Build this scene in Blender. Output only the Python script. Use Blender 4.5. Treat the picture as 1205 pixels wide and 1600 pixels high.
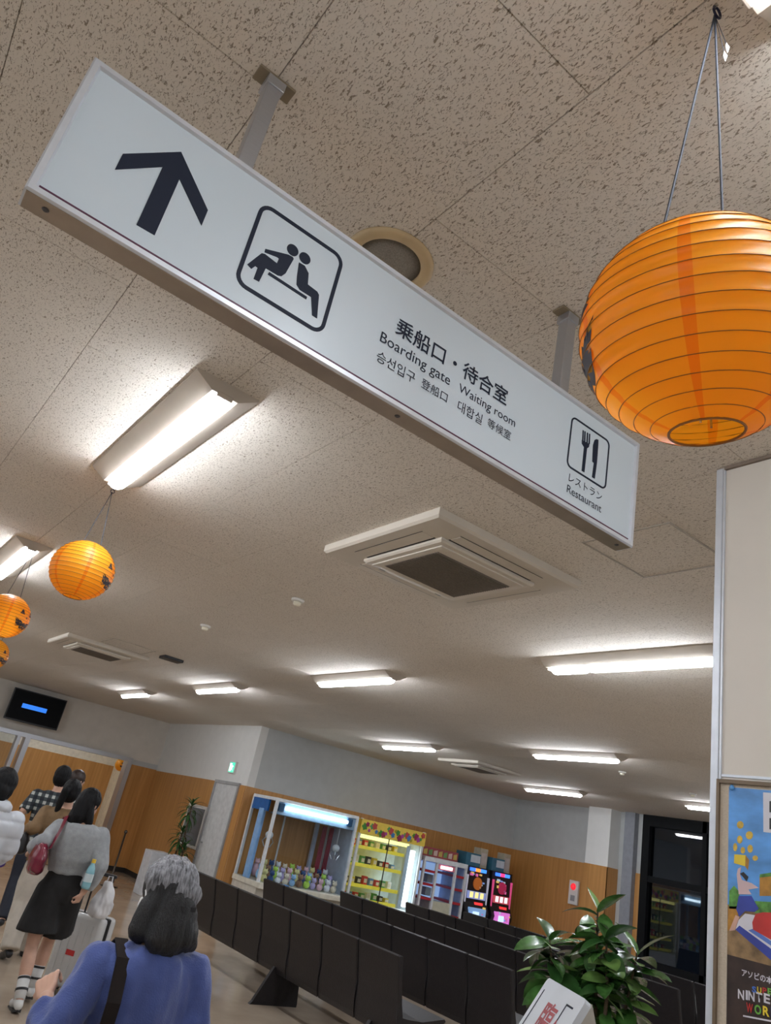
import bpy, bmesh, math, random
from mathutils import Vector, Matrix, noise as mnoise

for _o in list(bpy.data.objects):
    bpy.data.objects.remove(_o)
SC = bpy.context.scene
COL = SC.collection
rnd = random.Random(7)
PI = math.pi
rad = math.radians

# ------------------------------------------------------------------ camera
CAM = Vector((0, 0, 1.7))
YAW, PITCH, ROLL, FPX = rad(32.289), rad(23.417), rad(12.409), 1150.0
_f = Vector((math.sin(YAW) * math.cos(PITCH), math.cos(YAW) * math.cos(PITCH), math.sin(PITCH)))
_r = Vector((math.cos(YAW), -math.sin(YAW), 0))
_u = _r.cross(_f)
RT = math.cos(ROLL) * _r + math.sin(ROLL) * _u
UP = -math.sin(ROLL) * _r + math.cos(ROLL) * _u
cd = bpy.data.cameras.new('camera')
cam = bpy.data.objects.new('camera', cd)
COL.objects.link(cam)
cam.matrix_world = Matrix(((RT.x, UP.x, -_f.x, CAM.x), (RT.y, UP.y, -_f.y, CAM.y), (RT.z, UP.z, -_f.z, CAM.z), (0, 0, 0, 1)))
cd.sensor_fit = 'VERTICAL'
cd.sensor_height = 24
cd.lens = FPX / 1600 * 24
cd.clip_start = 0.02
SC.camera = cam

# ------------------------------------------------------------------ world, exposure
w = bpy.data.worlds.new('night')
SC.world = w
w.use_nodes = True
w.node_tree.nodes['Background'].inputs[0].default_value = (.0015, .002, .003, 1)
w.node_tree.nodes['Background'].inputs[1].default_value = 1.0
SC.view_settings.view_transform = 'Standard'
SC.view_settings.look = 'None'
SC.view_settings.exposure = 2.35
SC.view_settings.gamma = 1
SC.view_settings.use_curve_mapping = False
LENS_EMIT = 12.0          # brightness of the ceiling lamps' diffusers

# pixel -> place (a pixel gives a direction, the touched surface gives the distance)
def ray(x, y):
    return (RT * (x - 602.5) + UP * (800 - y) + _f * FPX)
def on_z(x, y, z):
    d = ray(x, y); return CAM + d * ((z - CAM.z) / d.z)
def on_y(x, y, Y):
    d = ray(x, y); return CAM + d * (Y / d.y)
def on_x(x, y, X):
    d = ray(x, y); return CAM + d * (X / d.x)

# ------------------------------------------------------------------ materials
MATS = {}
def lin(c):
    return tuple(((v / 255) / 12.92 if v / 255 <= .04045 else ((v / 255 + .055) / 1.055) ** 2.4) for v in c)
def M(name, col, rough=.6, var=.08, scale=12., metal=0., bump=0., bscale=60., emit=None, estr=0., stretch=None, coat=0., spec=None, sheen=0.):
    if name in MATS: return MATS[name]
    m = bpy.data.materials.new(name); m.use_nodes = True
    nt = m.node_tree; N = nt.nodes; L = nt.links
    b = N['Principled BSDF']
    b.inputs['Roughness'].default_value = rough
    b.inputs['Metallic'].default_value = metal
    if spec is not None: b.inputs['Specular IOR Level'].default_value = spec
    if coat: b.inputs['Coat Weight'].default_value = coat
    if sheen: b.inputs['Sheen Weight'].default_value = sheen
    tc = N.new('ShaderNodeTexCoord'); mp = N.new('ShaderNodeMapping')
    L.new(tc.outputs['Object'], mp.inputs[0])
    if stretch: mp.inputs['Scale'].default_value = stretch
    nz = N.new('ShaderNodeTexNoise'); nz.inputs['Scale'].default_value = scale; nz.inputs['Detail'].default_value = 4
    L.new(mp.outputs[0], nz.inputs['Vector'])
    rp = N.new('ShaderNodeValToRGB')
    lo = tuple(max(0, v * (1 - var * 1.6)) for v in col); hi = tuple(min(1, v * (1 + var * 1.6)) for v in col)
    rp.color_ramp.elements[0].color = lo + (1,); rp.color_ramp.elements[1].color = hi + (1,)
    rp.color_ramp.elements[0].position = .25; rp.color_ramp.elements[1].position = .75
    L.new(nz.outputs['Fac'], rp.inputs[0]); L.new(rp.outputs[0], b.inputs['Base Color'])
    if emit:
        b.inputs['Emission Color'].default_value = tuple(emit) + (1,); b.inputs['Emission Strength'].default_value = estr
    if bump:
        n2 = N.new('ShaderNodeTexNoise'); n2.inputs['Scale'].default_value = bscale; n2.inputs['Detail'].default_value = 3
        L.new(mp.outputs[0], n2.inputs['Vector'])
        bp = N.new('ShaderNodeBump'); bp.inputs['Strength'].default_value = bump; bp.inputs['Distance'].default_value = .01
        L.new(n2.outputs['Fac'], bp.inputs['Height']); L.new(bp.outputs[0], b.inputs['Normal'])
    MATS[name] = m
    return m

def acoustic():
    m = bpy.data.materials.new('acoustic_board'); m.use_nodes = True
    nt = m.node_tree; N = nt.nodes; L = nt.links; b = N['Principled BSDF']
    b.inputs['Roughness'].default_value = .9
    g = N.new('ShaderNodeNewGeometry')
    def worm(sc, thr, wid, rot, off):
        mp = N.new('ShaderNodeMapping'); mp.inputs['Scale'].default_value = (sc, sc * .42, 1)
        mp.inputs['Rotation'].default_value = (0, 0, rot); mp.inputs['Location'].default_value = (off, off * .7, 0)
        L.new(g.outputs['Position'], mp.inputs[0])
        n = N.new('ShaderNodeTexNoise'); n.inputs['Scale'].default_value = 1; n.inputs['Detail'].default_value = 2.2
        n.inputs['Distortion'].default_value = .9; n.inputs['Roughness'].default_value = .6
        L.new(mp.outputs[0], n.inputs['Vector'])
        r = N.new('ShaderNodeMapRange'); r.inputs['From Min'].default_value = thr; r.inputs['From Max'].default_value = thr + wid
        L.new(n.outputs['Fac'], r.inputs['Value']); return r.outputs[0]
    a = worm(175, .594, .055, .35, 0); c = worm(270, .606, .055, .15, 3.3)
    mx = N.new('ShaderNodeMath'); mx.operation = 'MAXIMUM'; L.new(a, mx.inputs[0]); L.new(c, mx.inputs[1])
    n3 = N.new('ShaderNodeTexNoise'); n3.inputs['Scale'].default_value = 3; L.new(g.outputs['Position'], n3.inputs['Vector'])
    base = N.new('ShaderNodeMix'); base.data_type = 'RGBA'; L.new(n3.outputs['Fac'], base.inputs[0])
    base.inputs[6].default_value = (.75, .69, .61, 1); base.inputs[7].default_value = (.81, .75, .665, 1)
    mix = N.new('ShaderNodeMix'); mix.data_type = 'RGBA'; L.new(mx.outputs[0], mix.inputs[0])
    L.new(base.outputs[2], mix.inputs[6]); mix.inputs[7].default_value = (.33, .27, .205, 1)
    L.new(mix.outputs[2], b.inputs['Base Color'])
    inv = N.new('ShaderNodeMath'); inv.operation = 'SUBTRACT'; inv.inputs[0].default_value = 1; L.new(mx.outputs[0], inv.inputs[1])
    bp = N.new('ShaderNodeBump'); bp.inputs['Strength'].default_value = .5; bp.inputs['Distance'].default_value = .003
    L.new(inv.outputs[0], bp.inputs['Height']); L.new(bp.outputs[0], b.inputs['Normal'])
    return m

def wood():
    m = bpy.data.materials.new('wood_panel'); m.use_nodes = True
    nt = m.node_tree; N = nt.nodes; L = nt.links; b = N['Principled BSDF']
    b.inputs['Roughness'].default_value = .42
    g = N.new('ShaderNodeNewGeometry')
    mp = N.new('ShaderNodeMapping'); mp.inputs['Scale'].default_value = (22, 22, .9); L.new(g.outputs['Position'], mp.inputs[0])
    n = N.new('ShaderNodeTexNoise'); n.inputs['Scale'].default_value = 1; n.inputs['Detail'].default_value = 5; L.new(mp.outputs[0], n.inputs['Vector'])
    rp = N.new('ShaderNodeValToRGB'); L.new(n.outputs['Fac'], rp.inputs[0])
    rp.color_ramp.elements[0].position = .3; rp.color_ramp.elements[0].color = (.44, .205, .055, 1)
    rp.color_ramp.elements[1].position = .72; rp.color_ramp.elements[1].color = (.58, .29, .09, 1)
    L.new(rp.outputs[0], b.inputs['Base Color'])
    return m

def floor_mat():
    m = bpy.data.materials.new('polished_floor'); m.use_nodes = True
    nt = m.node_tree; N = nt.nodes; L = nt.links; b = N['Principled BSDF']
    b.inputs['Roughness'].default_value = .16
    g = N.new('ShaderNodeNewGeometry')
    n = N.new('ShaderNodeTexNoise'); n.inputs['Scale'].default_value = 2.5; n.inputs['Detail'].default_value = 8; L.new(g.outputs['Position'], n.inputs['Vector'])
    rp = N.new('ShaderNodeValToRGB'); L.new(n.outputs['Fac'], rp.inputs[0])
    rp.color_ramp.elements[0].position = .3; rp.color_ramp.elements[0].color = (.36, .28, .205, 1)
    rp.color_ramp.elements[1].position = .7; rp.color_ramp.elements[1].color = (.46, .37, .28, 1)
    L.new(rp.outputs[0], b.inputs['Base Color'])
    return m

def glass(name, tint=(.9, .95, 1), gl=.10, rough=.02):
    if name in MATS: return MATS[name]
    m = bpy.data.materials.new(name); m.use_nodes = True
    nt = m.node_tree; N = nt.nodes; L = nt.links
    out = N['Material Output']; N.remove(N['Principled BSDF'])
    tr = N.new('ShaderNodeBsdfTransparent'); tr.inputs[0].default_value = tuple(tint) + (1,)
    gs = N.new('ShaderNodeBsdfGlossy'); gs.inputs['Roughness'].default_value = rough
    fr = N.new('ShaderNodeLayerWeight'); fr.inputs[0].default_value = .5
    pw_ = N.new('ShaderNodeMath'); pw_.operation = 'POWER'; pw_.inputs[1].default_value = 5; L.new(fr.outputs['Facing'], pw_.inputs[0])
    ad = N.new('ShaderNodeMath'); ad.operation = 'MULTIPLY_ADD'; ad.inputs[1].default_value = .6; ad.inputs[2].default_value = gl
    L.new(pw_.outputs[0], ad.inputs[0])
    mx = N.new('ShaderNodeMixShader'); L.new(ad.outputs[0], mx.inputs[0]); L.new(tr.outputs[0], mx.inputs[1]); L.new(gs.outputs[0], mx.inputs[2])
    L.new(mx.outputs[0], out.inputs[0]); MATS[name] = m
    return m

def paper_mat():
    m = bpy.data.materials.new('orange_paper'); m.use_nodes = True
    nt = m.node_tree; N = nt.nodes; L = nt.links
    out = N['Material Output']; b = N['Principled BSDF']; b.inputs['Roughness'].default_value = .38
    tc = N.new('ShaderNodeTexCoord'); sp = N.new('ShaderNodeSeparateXYZ'); L.new(tc.outputs['Object'], sp.inputs[0])
    at = N.new('ShaderNodeMath'); at.operation = 'ARCTAN2'; L.new(sp.outputs['Y'], at.inputs[0]); L.new(sp.outputs['X'], at.inputs[1])
    ml = N.new('ShaderNodeMath'); ml.operation = 'MULTIPLY_ADD'; ml.inputs[1].default_value = 6 / (2 * PI); ml.inputs[2].default_value = 20.62; L.new(at.outputs[0], ml.inputs[0])
    fr = N.new('ShaderNodeMath'); fr.operation = 'FRACT'; L.new(ml.outputs[0], fr.inputs[0])
    lt = N.new('ShaderNodeMath'); lt.operation = 'LESS_THAN'; lt.inputs[1].default_value = .10; L.new(fr.outputs[0], lt.inputs[0])
    mix = N.new('ShaderNodeMix'); mix.data_type = 'RGBA'; L.new(lt.outputs[0], mix.inputs[0])
    mix.inputs[6].default_value = (1.0, .50, .03, 1); mix.inputs[7].default_value = (.95, .33, .012, 1)   # glued paper overlaps
    L.new(mix.outputs[2], b.inputs['Base Color'])
    t = N.new('ShaderNodeBsdfTranslucent'); L.new(mix.outputs[2], t.inputs[0])
    nz = N.new('ShaderNodeTexNoise'); nz.inputs['Scale'].default_value = 40; L.new(tc.outputs['Object'], nz.inputs['Vector'])
    bp = N.new('ShaderNodeBump'); bp.inputs['Strength'].default_value = .25; bp.inputs['Distance'].default_value = .004; L.new(nz.outputs['Fac'], bp.inputs['Height'])
    L.new(bp.outputs[0], b.inputs['Normal'])
    mx = N.new('ShaderNodeMixShader'); mx.inputs[0].default_value = .56; L.new(b.outputs[0], mx.inputs[1]); L.new(t.outputs[0], mx.inputs[2])
    L.new(mx.outputs[0], out.inputs[0])
    return m

def emitter(name, col, s):
    return M(name, tuple(min(1, c) for c in col), .5, 0.02, emit=col, estr=s)

TILE = acoustic(); WOOD = wood(); FLOOR = floor_mat(); PAPER = paper_mat()
PLASTER = M('beige_plaster', (.50, .51, .50), .8, .03, 6, bump=.1, bscale=150)
WHITE_WALL = M('white_plaster', (.74, .73, .70), .8, .02, 6)
PANELW = M('cream_laminate', (.66, .605, .53), .55, .02, 5)
ALU = M('brushed_aluminium', (.50, .51, .54), .33, .05, 40, metal=.85, stretch=(1, 30, 30))
ALUW = M('satin_aluminium', (.66, .69, .74), .4, .03, 30, metal=.45)
STEEL = M('steel', (.5, .51, .53), .3, .05, 30, metal=1)
DARKGAP = M('joint_grey', (.40, .35, .29), .9)  # grey backing that shows in the open joints between ceiling boards
WHITEPL = M('white_plastic', (.72, .70, .66), .42, .02)
LIGHTBODY = M('lamp_body_white', (.52, .45, .37), .5, .02)
LENS = emitter('lamp_lens', (.87, .92, 1.0), LENS_EMIT)
BLACK = M('black_plastic', (.012, .012, .014), .4)
INK = M('navy_ink', (.014, .019, .036), .6, .03, spec=.2)
PURPLE = M('purple_ink', (.09, .018, .05), .45)
SEATM = M('dark_vinyl', (.013, .0105, .012), .42, .15, 25, bump=.25, bscale=120)
RED = M('red_plastic', (.5, .02, .02), .35)
CORD = M('dark_cord', (.05, .055, .07), .8)

# ------------------------------------------------------------------ mesh helpers
class MB:
    def __init__(s): s.v = []; s.f = []
    def add(s, vs, fs):
        o = len(s.v); s.v += [tuple(v) for v in vs]; s.f += [tuple(i + o for i in f) for f in fs]; return s
    def box(s, a, b, ch=0.):
        (x0, y0, z0), (x1, y1, z1) = a, b
        if ch <= 0:
            return s.add([(x0, y0, z0), (x1, y0, z0), (x1, y1, z0), (x0, y1, z0), (x0, y0, z1), (x1, y0, z1), (x1, y1, z1), (x0, y1, z1)],
                         [(3, 2, 1, 0), (4, 5, 6, 7), (0, 1, 5, 4), (1, 2, 6, 5), (2, 3, 7, 6), (3, 0, 4, 7)])
        bm = bmesh.new(); bmesh.ops.create_cube(bm, size=1)
        for v in bm.verts: v.co = Vector((x0 + (v.co.x + .5) * (x1 - x0), y0 + (v.co.y + .5) * (y1 - y0), z0 + (v.co.z + .5) * (z1 - z0)))
        bmesh.ops.bevel(bm, geom=bm.edges[:], offset=ch, segments=2, affect='EDGES', profile=.5)
        bm.verts.index_update(); s.add([v.co for v in bm.verts], [[v.index for v in f.verts] for f in bm.faces]); bm.free(); return s
    def prism(s, poly, off):
        """poly: list of 3D points (planar), off: extrusion vector"""
        n = len(poly); off = Vector(off)
        vs = [Vector(p) for p in poly] + [Vector(p) + off for p in poly]
        fs = [tuple(range(n))[::-1], tuple(range(n, 2 * n))] + [(i, (i + 1) % n, n + (i + 1) % n, n + i) for i in range(n)]
        return s.add(vs, fs)
    def loft(s, rings, cap=True):
        n = len(rings[0]); vs = [p for r in rings for p in r]; fs = []
        for k in range(len(rings) - 1):
            for i in range(n):
                j = (i + 1) % n
                fs.append((k * n + i, k * n + j, (k + 1) * n + j, (k + 1) * n + i))
        if cap:
            fs.append(tuple(range(n))[::-1]); fs.append(tuple(range((len(rings) - 1) * n, len(rings) * n)))
        return s.add(vs, fs)
    def tube(s, pts, r, n=8, cap=True):
        pts = [Vector(p) for p in pts]; rs = r if isinstance(r, (list, tuple)) else [r] * len(pts)
        rings = []; ref = None
        for i, p in enumerate(pts):
            d = (pts[min(i + 1, len(pts) - 1)] - pts[max(i - 1, 0)]).normalized()
            if ref is None:
                ref = Vector((0, 0, 1)) if abs(d.z) < .9 else Vector((1, 0, 0))
            a = d.cross(ref).normalized(); b = a.cross(d); ref = b
            rings.append([p + (a * math.cos(t) + b * math.sin(t)) * rs[i] for t in (2 * PI * k / n for k in range(n))])
        return s.loft(rings, cap)
    def lathe(s, prof, c=(0, 0, 0), n=24, cap=True):
        c = Vector(c)
        rings = [[c + Vector((max(r, 1e-4) * math.cos(2 * PI * k / n), max(r, 1e-4) * math.sin(2 * PI * k / n), z)) for k in range(n)] for r, z in prof]
        return s.loft(rings, cap)
    def ell(s, c, r, n=14, m=9, rot=None):
        c = Vector(c); rings = []
        for i in range(m + 1):
            t = PI * i / m; z = -math.cos(t); q = max(math.sin(t), 1e-3)
            rg = []
            for k in range(n):
                p = Vector((r[0] * q * math.cos(2 * PI * k / n), r[1] * q * math.sin(2 * PI * k / n), r[2] * z))
                if rot is not None: p = rot @ p
                rg.append(c + p)
            rings.append(rg)
        return s.loft(rings, True)
    def build(s, name, mat, parent=None, smooth=False, loc=None):
        me = bpy.data.meshes.new(name)
        vs = s.v
        if loc is not None: vs = [tuple(Vector(v) - Vector(loc)) for v in vs]
        me.from_pydata(vs, [], s.f); me.update()
        bm = bmesh.new(); bm.from_mesh(me); bmesh.ops.recalc_face_normals(bm, faces=bm.faces[:]); bm.to_mesh(me); bm.free()
        if smooth: me.polygons.foreach_set('use_smooth', [True] * len(me.polygons))
        return link(name, me, mat, parent, loc)

def link(name, me, mat, parent=None, loc=None):
    o = bpy.data.objects.new(name, me); COL.objects.link(o)
    if mat is not None:
        if len(me.materials) == 0: me.materials.append(mat)
    if loc is not None: o.location = loc
    if parent is not None: o.parent = parent
    return o
def B(name, a, b, mat, parent=None, ch=0.):
    return MB().box(a, b, ch).build(name, mat, parent)
def E(name, loc, label=None, cat=None, group=None, rz=0):
    o = bpy.data.objects.new(name, None); COL.objects.link(o); o.location = loc; o.rotation_euler = (0, 0, rz); o.empty_display_size = .1
    if label: tag(o, label, cat, group)
    return o
def tag(o, label, cat, group=None):
    o['label'] = label; o['category'] = cat
    if group: o['group'] = group
    return o
def S(o, label=None):
    o['kind'] = 'structure'
    if label: o['label'] = label
    return o
def copy_tree(o, parent=None):
    c = o.copy(); COL.objects.link(c)
    if parent is not None: c.parent = parent
    for ch in o.children: copy_tree(ch, c)
    return c

# ================================================================== THE ROOM
CZ = 3.05
X_SIDE, Y_TV, Y_ARC, X_R, X_L, Y_B = 6.15, 16.6, 12.2, 12.7, -3.6, -5.0
S(B('floor', (X_L, Y_B, -.1), (X_R + .2, 20.2, 0), FLOOR), 'polished beige brown hall floor')
ceil = S(B('ceiling', (X_L, Y_B, CZ + .006), (X_R + .2, 20.2, CZ + .15), DARKGAP), 'beige fissured acoustic board ceiling')
# ceiling boards, running bond: each board near the camera is a piece of its own
TW, TL, GAP = .4625, .91, .0012
tm = MB()
def tile_geo(mb, x, y, gx=0, gy=0):
    a, b_ = TW - GAP, TL - GAP; e = .0009
    mb.add([(x, y, CZ + .006), (x + a, y, CZ + .006), (x + a, y + b_, CZ + .006), (x, y + b_, CZ + .006), (x, y, CZ + .002), (x + a, y, CZ + .002), (x + a, y + b_, CZ + .002), (x, y + b_, CZ + .002),
            (x + e, y + e, CZ), (x + a - e, y + e, CZ), (x + a - e, y + b_ - e, CZ), (x + e, y + b_ - e, CZ)],
           [(0, 1, 5, 4), (1, 2, 6, 5), (2, 3, 7, 6), (3, 0, 4, 7), (4, 5, 9, 8), (5, 6, 10, 9), (6, 7, 11, 10), (7, 4, 8, 11), (8, 9, 10, 11)])
tile_geo(tm, 0, 0)
t0 = tm.build('ceiling_board', TILE, ceil); t_me = t0.data; first = True
rest = MB()
for i in range(-9, 29):
    x = .2215 + TW * i
    if x + TW > X_R + .1 or x < X_L: continue
    y0 = .69 if i % 2 == 0 else 1.145
    for k in range(-7, 24):
        y = y0 + TL * k
        if y < Y_B or y > 20 or (x > X_SIDE and y > Y_ARC): continue
        if -2 <= i <= 15 and -1 <= k <= 9:
            if first: o = t0; first = False
            else: o = link('ceiling_board', t_me, None, ceil)
            o.location = (x, y, 0)
        else: tile_geo(rest, x, y)
ro = rest.build('ceiling_board_field', TILE, ceil); ro['kind'] = 'stuff'

WT = 2.035   # top of the wood panelling
def wall(name, a, b, mat=PLASTER, label=None):
    o = B(name, a, b, mat); return S(o, label)
def panelling(parent, axis, pos, u0, u1, z0=0.09, z1=WT, t=.014, sign=-1, step=.91, skip=()):
    """wood boards on a wall; axis = the wall's normal axis"""
    n = max(1, round((u1 - u0) / step)); s = (u1 - u0) / n
    for k in range(n):
        a, b = u0 + k * s + .001, u0 + (k + 1) * s - .001
        if axis == 'y': B('wood_panel', (a, min(pos, pos + sign * t), z0), (b, max(pos, pos + sign * t), z1), WOOD, parent)
        else: B('wood_panel', (min(pos, pos + sign * t), a, z0), (max(pos, pos + sign * t), b, z1), WOOD, parent)
BASEM = M('black_baseboard', (.02, .018, .016), .5)
# arcade wall
wa = wall('wall_arcade', (X_SIDE + .15, Y_ARC, 0), (X_R + .2, Y_ARC + .15, CZ), label='beige wall over wood panelling behind game machines')
panelling(wa, 'y', Y_ARC, X_SIDE, X_R)
S(B('baseboard_arcade', (X_SIDE, Y_ARC - .02, 0), (X_R, Y_ARC, .09), BASEM))
# right wall
wr = wall('wall_right', (X_R, 8.97, 0), (X_R + .2, Y_ARC, CZ), label='far right wall, beige above and wood below')
wr2 = wall('wall_right_near', (X_R, Y_B, 0), (X_R + .2, 6.4, CZ), label='wall beyond the dark window')
panelling(wr, 'x', X_R, 10.02, Y_ARC); panelling(wr, 'x', X_R, 8.97, 9.1)
S(B('baseboard_right', (X_R - .02, 8.97, 0), (X_R, Y_ARC, .09), BASEM))
colm = S(B('column', (12.4, 9.5, 0), (X_R, 10.02, CZ), WHITE_WALL), 'white column with wood panelled lower half')
B('wood_panel', (12.388, 9.488, .09), (12.4, 10.032, WT), WOOD, colm); B('wood_panel', (12.388, 9.488, .09), (X_R, 9.5, WT), WOOD, colm)
S(B('trim_1', (12.58, 9.1, 0), (X_R, 9.32, CZ), M('grey_paint', (.25, .26, .29), .5)), 'grey vertical duct casing between column and window')
# window
FR = M('black_window_frame', (.004, .0045, .0055), .6, spec=.15)
win = S(E('window_1', (X_R, 7.7, 0)), 'tall dark night window in black frame')
def wb(n, a, b, m): return MB().box(a, b).build(n, m, win, loc=None)
for (a, b) in (((-.06, 1.12, .5), (.1, 1.27, CZ)), ((-.06, .0, .5), (.1, .08, CZ)), ((-.06, -1.3, .5), (.1, -1.2, CZ)), ((-.06, -1.2, .5), (.1, 1.12, .72)), ((-.06, -1.2, 2.86), (.1, 1.12, CZ)), ((-.05, -1.2, 1.93), (.09, 1.12, 2.03))):
    MB().box(a, b).build('frame_bar', FR, win)
GW = glass('window_glass', (.55, .6, .65), .07)
for (y0, y1) in ((.08, 1.12), (-1.2, 0.)):
    for (z0, z1) in ((.72, 1.93), (2.03, 2.86)):
        MB().box((.02, y0, z0), (.028, y1, z1)).build('pane', GW, win)
S(B('wall_right_sill', (X_R, 6.4, 0), (X_R + .2, 8.97, .5), PLASTER), 'low wall under the dark window')
# side wall with the white door
ws = wall('wall_side', (X_SIDE, Y_ARC, 0), (X_SIDE + .15, Y_TV, CZ), WHITE_WALL, 'white wall with the white door beside the game corner')
panelling(ws, 'x', X_SIDE, Y_ARC, 12.42, step=.3); panelling(ws, 'x', X_SIDE, 13.42, Y_TV)
S(B('baseboard_side', (X_SIDE - .02, 13.42, 0), (X_SIDE, Y_TV, .09), BASEM))
d = S(E('door_1', (X_SIDE, 12.42, 0)), 'white flush door with grey frame')
DF = M('door_frame_grey', (.36, .36, .36), .4); DW = M('door_white', (.62, .62, .61), .45)
for a, b in (((-.04, 0, 0), (.02, .05, 2.06)), ((-.04, .95, 0), (.02, 1.0, 2.06)), ((-.04, .05, 2.01), (.02, .95, 2.06))): MB().box(a, b).build('door_frame', DF, d)
MB().box((-.02, .05, .01), (.015, .95, 2.01), .003).build('door_leaf', DW, d)
hd = MB().tube([(-.02, .86, 1.0), (-.07, .86, 1.0), (-.07, .75, 1.0)], .01).build('door_handle', STEEL, d)
# TV wall with the wide doorway
wt = wall('wall_tv', (X_L, Y_TV, 2.15), (X_SIDE, Y_TV + .2, CZ), M('warm_plaster', (.66, .62, .56), .8, .03, 6), label='beige wall above the doorway carrying the television')
w2 = wall('wall_tv_right', (5.56, Y_TV, 0), (X_SIDE, Y_TV + .2, 2.15), label='short wood clad wall right of the doorway')
w3 = wall('wall_tv_left', (X_L, Y_TV, 0), (.4, Y_TV + .2, 2.15), label='wood clad wall left of the doorway')
panelling(w2, 'y', Y_TV, 5.58, X_SIDE, step=.3, z1=2.05); panelling(w3, 'y', Y_TV, X_L, .4)
B('upper_strip', (5.56, Y_TV - .012, 2.05), (X_SIDE, Y_TV, 2.15), PLASTER, w2)
S(B('baseboard_tv', (5.56, Y_TV - .03, 0), (X_SIDE, Y_TV, .09), BASEM))
d2 = S(E('door_2', (.4, Y_TV, 0)), 'wide aluminium doorway frame with glass panel')
for a, b in (((5.06, -.08, 0), (5.16, .2, 2.17)), ((2.93, -.08, 0), (3.03, .2, 2.17)), ((2.78, -.06, 0), (2.85, .15, 2.1)), ((0, -.08, 0), (.08, .2, 2.17)), ((.08, -.08, 2.09), (2.93, .2, 2.17)), ((3.03, -.08, 2.09), (5.06, .2, 2.17))):
    MB().box(a, b).build('door_frame', ALU, d2)
MB().box((.08, .05, .08), (2.78, .06, 2.09)).build('glass_panel', glass('door_glass', (.9, .93, .95), .05), d2)
MB().box((.08, .03, 0), (2.78, .08, .08)).build('bottom_rail', ALU, d2)
# corridor beyond the doorway
wb2 = wall('wall_back', (X_L, 20, 0), (X_SIDE + 3, 20.15, CZ), M('corridor_plaster', (.74, .68, .56), .8), label='corridor wall beyond the doorway')
panelling(wb2, 'y', 20, X_L + .1, X_SIDE + 2.9, z1=1.98)
wc = wall('wall_corridor_end', (X_SIDE + .15, Y_TV + .2, 0), (X_SIDE + .35, 20, CZ), M('corridor_cream', (.72, .62, .44), .7), 'cream end wall of the corridor')
# unseen rest of the shell
wall('wall_left', (X_L - .15, Y_B, 0), (X_L, 20.2, CZ), label='beige wall on the left side of the hall')
wall('wall_rear', (X_L, Y_B - .15, 0), (X_R + .2, Y_B, CZ), label='beige wall behind the hall entrance')
# partition on the right, near
XP, YP = 2.06, 1.235
wp = wall('wall_partition', (XP, Y_B, 0), (XP + .22, YP, CZ - .001), PANELW, 'cream laminate partition with aluminium corner trim')
B('corner_trim', (XP - .004, YP - .012, 0), (XP + .03, YP + .012, CZ - .001), ALUW, wp, .003)
B('edge_trim', (XP - .006, YP - .022, 0), (XP + .002, YP - .0165, CZ - .001), ALUW, wp)
B('ceiling_trim', (XP - .01, Y_B, CZ - .012), (XP, YP - .02, CZ - .001), M('trim_brown', (.22, .17, .13), .6), wp)
B('horizontal_joint', (XP - .003, Y_B, 2.045), (XP, YP - .02, 2.052), ALUW, wp)

# ================================================================== CEILING FITTINGS
def lamp(x, yc, label, group, seam=False):
    L2 = .645
    t = E('ceiling_lamp', (x, yc, CZ), label, 'ceiling light', group)
    w0, w1, h = .125, .052, .052
    MB().prism([(-w0, -L2, 0), (-w0, -L2, -.008), (-w1, -L2, -h), (w1, -L2, -h), (w0, -L2, -.008), (w0, -L2, 0)], (0, 2 * L2, 0)).build('housing', LIGHTBODY, t)
    prof = [(.041 * math.cos(a), -h - .006 - .034 * math.sin(a)) for a in [PI * k / 8 for k in range(9)]]
    segs = [(-.612, .612)] if not seam else [(-.612, .30), (.31, .612)]
    for a, b in segs:
        rings = []
        for y, k in ((a, .55), (a + .012, .9), (a + .03, 1), (b - .03, 1), (b - .012, .9), (b, .55)):
            rings.append([(px * k, y, -h - .0005 + (pz + h) * k) for px, pz in prof] + [(-.041 * k, y, -h), (.041 * k, y, -h)])
        MB().loft(rings).build('diffuser', LENS, t, smooth=False)
    MB().box((-.03, -L2 - .004, -h - .012), (.03, -L2 + .006, -h + .008), .003).build('end_cap', LIGHTBODY, t)
    MB().box((-.03, L2 - .006, -h - .012), (.03, L2 + .004, -h + .008), .003).build('end_cap', LIGHTBODY, t)
    return t
LX = [-2.54, .68, 3.885, 7.14, 10.42]
LY = [-3.45, -.255, 2.93, 6.04, 9.22, 12.45]
LAB = {(1, 2): 'bright linear ceiling lamp hanging over orange lantern beyond the sign', (1, 3): 'bright linear ceiling lamp between the lanterns, second from the sign',
       (2, 2): 'long ceiling lamp partly hidden behind the cream partition', (2, 3): 'ceiling lamp between the air conditioner and the arcade wall',
       (2, 4): 'ceiling lamp in front of the white wall with the exit sign', (2, 5): 'farthest ceiling lamp of its line, toward the doorway',
       (3, 4): 'ceiling lamp close to the wall above the claw machine', (3, 3): 'ceiling lamp with small smoke detector near its end',
       (4, 4): 'ceiling lamp near the far right corner above the fruit machines', (4, 3): 'ceiling lamp before the dark window, cut off by the partition',
       (1, 1): 'ceiling lamp right above the large near orange lantern'}
for i, x in enumerate(LX):
    for j, y in enumerate(LY):
        if j == 5 and x > X_SIDE - .3: continue
        if x > 2 and j == 0: continue
        lb = LAB.get((i, j), 'linear ceiling lamp over the near end of the hall')
        lamp(x, y, lb, 'linear ceiling lamps of the hall', seam=(i, j) in ((2, 2), (3, 3), (4, 4)))
for xx in (1.2, 4.4): lamp(xx, 18.3, 'linear ceiling lamp in the corridor beyond the doorway', 'corridor lamps')

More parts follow.
